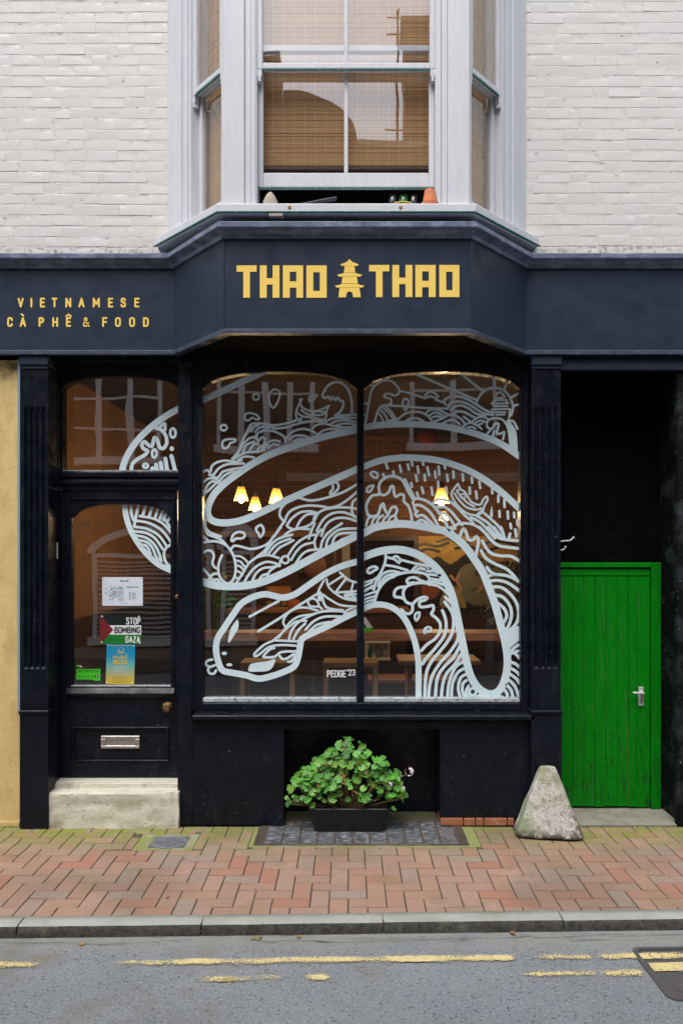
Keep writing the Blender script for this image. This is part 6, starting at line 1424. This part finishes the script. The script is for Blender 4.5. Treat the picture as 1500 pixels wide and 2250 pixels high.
# acrylic card and white till on the bar
t = thing('menu_card', 'white and green card leaning on the bar beside the mullion', 'card', (X(812, .36), .40, bz))
mb = MB(); mb.tf = lambda x, y, z: (x * .8 - z * .55, y, z * .8 + x * .35 + .02); mb.box(-.012, .03, 0, .006, .0, .10); mb.build('card', M['p_white'], t); mb = MB(); mb.box(-.05, .02, -.004, .004, .001, .03); mb.build('green_base', M['sticker'], t)
t = thing('white_cabinet', 'small white cabinet of jars under the bar behind the mullion', 'cabinet', (X(830, 2.6), 2.7, Z(1447, 2.6)))
mb = MB(); mb.box(-.13, .13, -.1, .1, -.02, .0); mb.box(-.13, .13, -.1, .1, .16, .175); mb.box(-.13, .13, .08, .1, 0, .16); mb.build('shelf_unit', M['p_white'], t)
for k in range(3): mb = MB(); mb.lathe([(.025, .001), (.025, .08), (.012, .1), (.012, .13)], (-.08 + .08 * k, -.02, 0), 12); mb.build('jar', (M['green_glass'], M['steel_grey'], M['cream'])[k], t, smooth=True)

# ================================================================ across the street (seen as reflections in the glass)
YO = -8.5
M['opp_white'] = mk('opposite_white_paint', (.80, .80, .80), .5, layers=[((.7,.7,.7), 5, .4, .6, .6)])
def OX(px, yg): return (px - VX) / F * ((D0 + yg) + (yg - YO))
def OZ(py, yg): return CZ + (VY - py) / F * ((D0 + yg) + (yg - YO))
ob = thing('brick_terrace', 'red brick terrace with curved gable across the street, mirrored in the windows', 'building', (0, YO, 0))
yu = YB
gL, gR = OX(617, yu), OX(893, yu); zr_ = OZ(308, yu); za = OZ(190, yu); acx = OX(640, yu); arx = OX(785, yu) - acx
def local(mb): mb.tf = lambda x, y, z: (x, y - YO, z); return mb
mb = local(MB()); mb.box(gL, 12, YO - .4, YO, 0, zr_)
pts = [(acx - arx if acx - arx > gL else gL, zr_)] + [(acx + arx * math.cos(a), zr_ + .001 + (za - zr_) * math.sin(a)) for a in [math.pi * (1 - i / 24) for i in range(25)] if acx + arx * math.cos(a) > gL] + [(acx + arx, zr_)]
mb.prism(pts, YO - .4, YO)
ow_ = mb.build('front_wall', M['opp_brick'], ob)
mb = local(MB()); mb.box(gR, gR + .55, YO - .9, YO - .3, zr_ - .1, OZ(20, yu)); mb.box(gR - .05, gR + .6, YO - .95, YO - .25, OZ(20, yu), OZ(20, yu) + .12); mb.build('chimney', M['opp_brick'], ob)
mb = local(MB()); mb.box(gL, 12, YO - .1, YO + .06, 3.25, 3.40); mb.box(acx + arx, 12, YO - .45, YO + .05, zr_ + .002, zr_ + .08); mb.build('string_course', M['rubble'], ob)
ob2 = thing('stock_brick_house', 'taller brown brick house across the street at the left, mirrored in the windows', 'building', (gL - 5, YO, 0))
zl_ = OZ(108, yu)
mb = MB(); mb.box(-12 - (gL - 5), 5 - .01, -.4, 0, 0, zl_); mb.build('front_wall', M['opp_brick'], ob2)
def opp_window(root, x0, x1, z0, z1, cols, rows, arch=False, blinds=False):
    rx, ry = root.location.x, root.location.y
    mb = MB(); fw = .075; y = .05
    L = lambda x: x - rx
    mb.box(L(x0), L(x0) + fw, 0, y, z0, z1); mb.box(L(x1) - fw, L(x1), 0, y, z0, z1); mb.box(L(x0) + fw, L(x1) - fw, 0, y, z1 - fw, z1); mb.box(L(x0) - .06, L(x1) + .06, 0, y + .07, z0 - .09, z0 + .05)
    for k in range(1, cols): c = L(x0) + (x1 - x0) * k / cols; mb.box(c - .055, c + .055, 0, y, z0 + .05, z1 - fw)
    for k in range(1, rows): c = z0 + (z1 - z0) * k / rows; mb.box(L(x0) + fw, L(x1) - fw, .0, y - .012, c - .022, c + .022)
    w = mb.build('window', M['opp_white'], root)
    mb = MB(); mb.add([(L(x0) + .03, .012, z0), (L(x1) - .03, .012, z0), (L(x1) - .03, .012, z1 - .03), (L(x0) + .03, .012, z1 - .03)], [(0, 1, 2, 3)]); mb.build('pane', M['sash_dark'], w)
    if blinds:
        mb = MB(); n = int((z1 - z0 - .15) / .085)
        for k in range(n): mb.box(L(x0) + fw, L(x1) - fw, .016, .024, z0 + .06 + k * .085, z0 + .105 + k * .085)
        mb.build('slat_blind', mk('grey_blind', (.5, .52, .52), .6), w, kind='stuff')
    if arch:
        mb = MB(); cx, hw = (L(x0) + L(x1)) / 2, (x1 - x0) / 2; mb.ribbon([(cx + (hw + .02) * math.cos(a), z1 + .42 * math.sin(a)) for a in [math.pi * i / 16 for i in range(17)]], .13, .055, cap=False, smooth=False); mb.build('arch_surround', M['opp_white'], w)
        mb = MB(); mb.add([(cx + hw * math.cos(a), .03, z1 + .40 * math.sin(a)) for a in [math.pi * i / 16 for i in range(17)]], [tuple(range(17))]); mb.build('arch_pane', M['sash_dark'], w)
opp_window(ob2, OX(150, YDG), OX(357, YDG), OZ(1012, YDG), OZ(1012, YDG) + 2.3, 3, 4)
opp_window(ob, OX(478, YG), OX(690, YG), OZ(985, YG), OZ(985, YG) + 2.0, 4, 2)
opp_window(ob2, OX(205, YDG), OX(470, YDG), .35, 1.95, 1, 1, True, True)
opp_window(ob, OX(470, YG) + .15, OX(560, YG), .35, 2.0, 1, 1, True, True)
opp_window(ob, OX(900, YG), OX(1090, YG), 3.9, 5.9, 2, 2)
opp_window(ob, OX(600, yu), OX(780, yu), 6.4, 7.9, 2, 2)
mb = MB(); mb.box(-12 - ob2.location.x, 5 - .01, 0, .05, 0, .22); mb.build('plinth', M['rubble'], ob2)  # pale band added so the door glass mirrors a light strip
mb = MB(); mb.box(gL, 12, 0, .05, 0, .22); mb.build('plinth', M['slate'], ob)
ae = thing('tv_aerial', 'television aerial on a mast, mirrored in the upper window', 'aerial', (OX(880, yu), YO - .6, zr_))
mb = MB(); H_a = OZ(-40, yu) - zr_; mb.tube([(0, 0, 0), (0, 0, H_a)], .022, 6)
for k, zz in enumerate((.25, .6, H_a - .45, H_a - .15)): mb.tube([(-.22, 0, zz), (.22, 0, zz)], .014, 5)
mb.tube([(0, -.5, H_a - .3), (0, .5, H_a - .3)], .015, 5); mb.build('mast', M['slate'], ae)
lp_ = thing('lamp_post', 'grey lamp post across the street, mirrored in the right pane', 'lamp post', (OX(1055, YG), YO + .9, -.05))
mb = MB(); mb.tube([(0, 0, 0), (0, 0, .8), (0, 0, .82), (0, 0, 2.1)], [.07, .07, .05, .045], 12); mb.build('post', M['steel_grey'], lp_); mb = MB(); mb.lathe([(.045, 2.1), (.09, 2.14), (.12, 2.4), (.03, 2.5)], n=10); mb.build('head', M['white_metal'], lp_)
mb = MB(); mb.box(-30, 30, YO, YO + 1.5, -.05, .0); mb.build('far_pavement', mk('far_paving', (.16, .13, .11), .9, layers=[((.11,.09,.08), 4, .4, .6, .8)]), kind='structure')
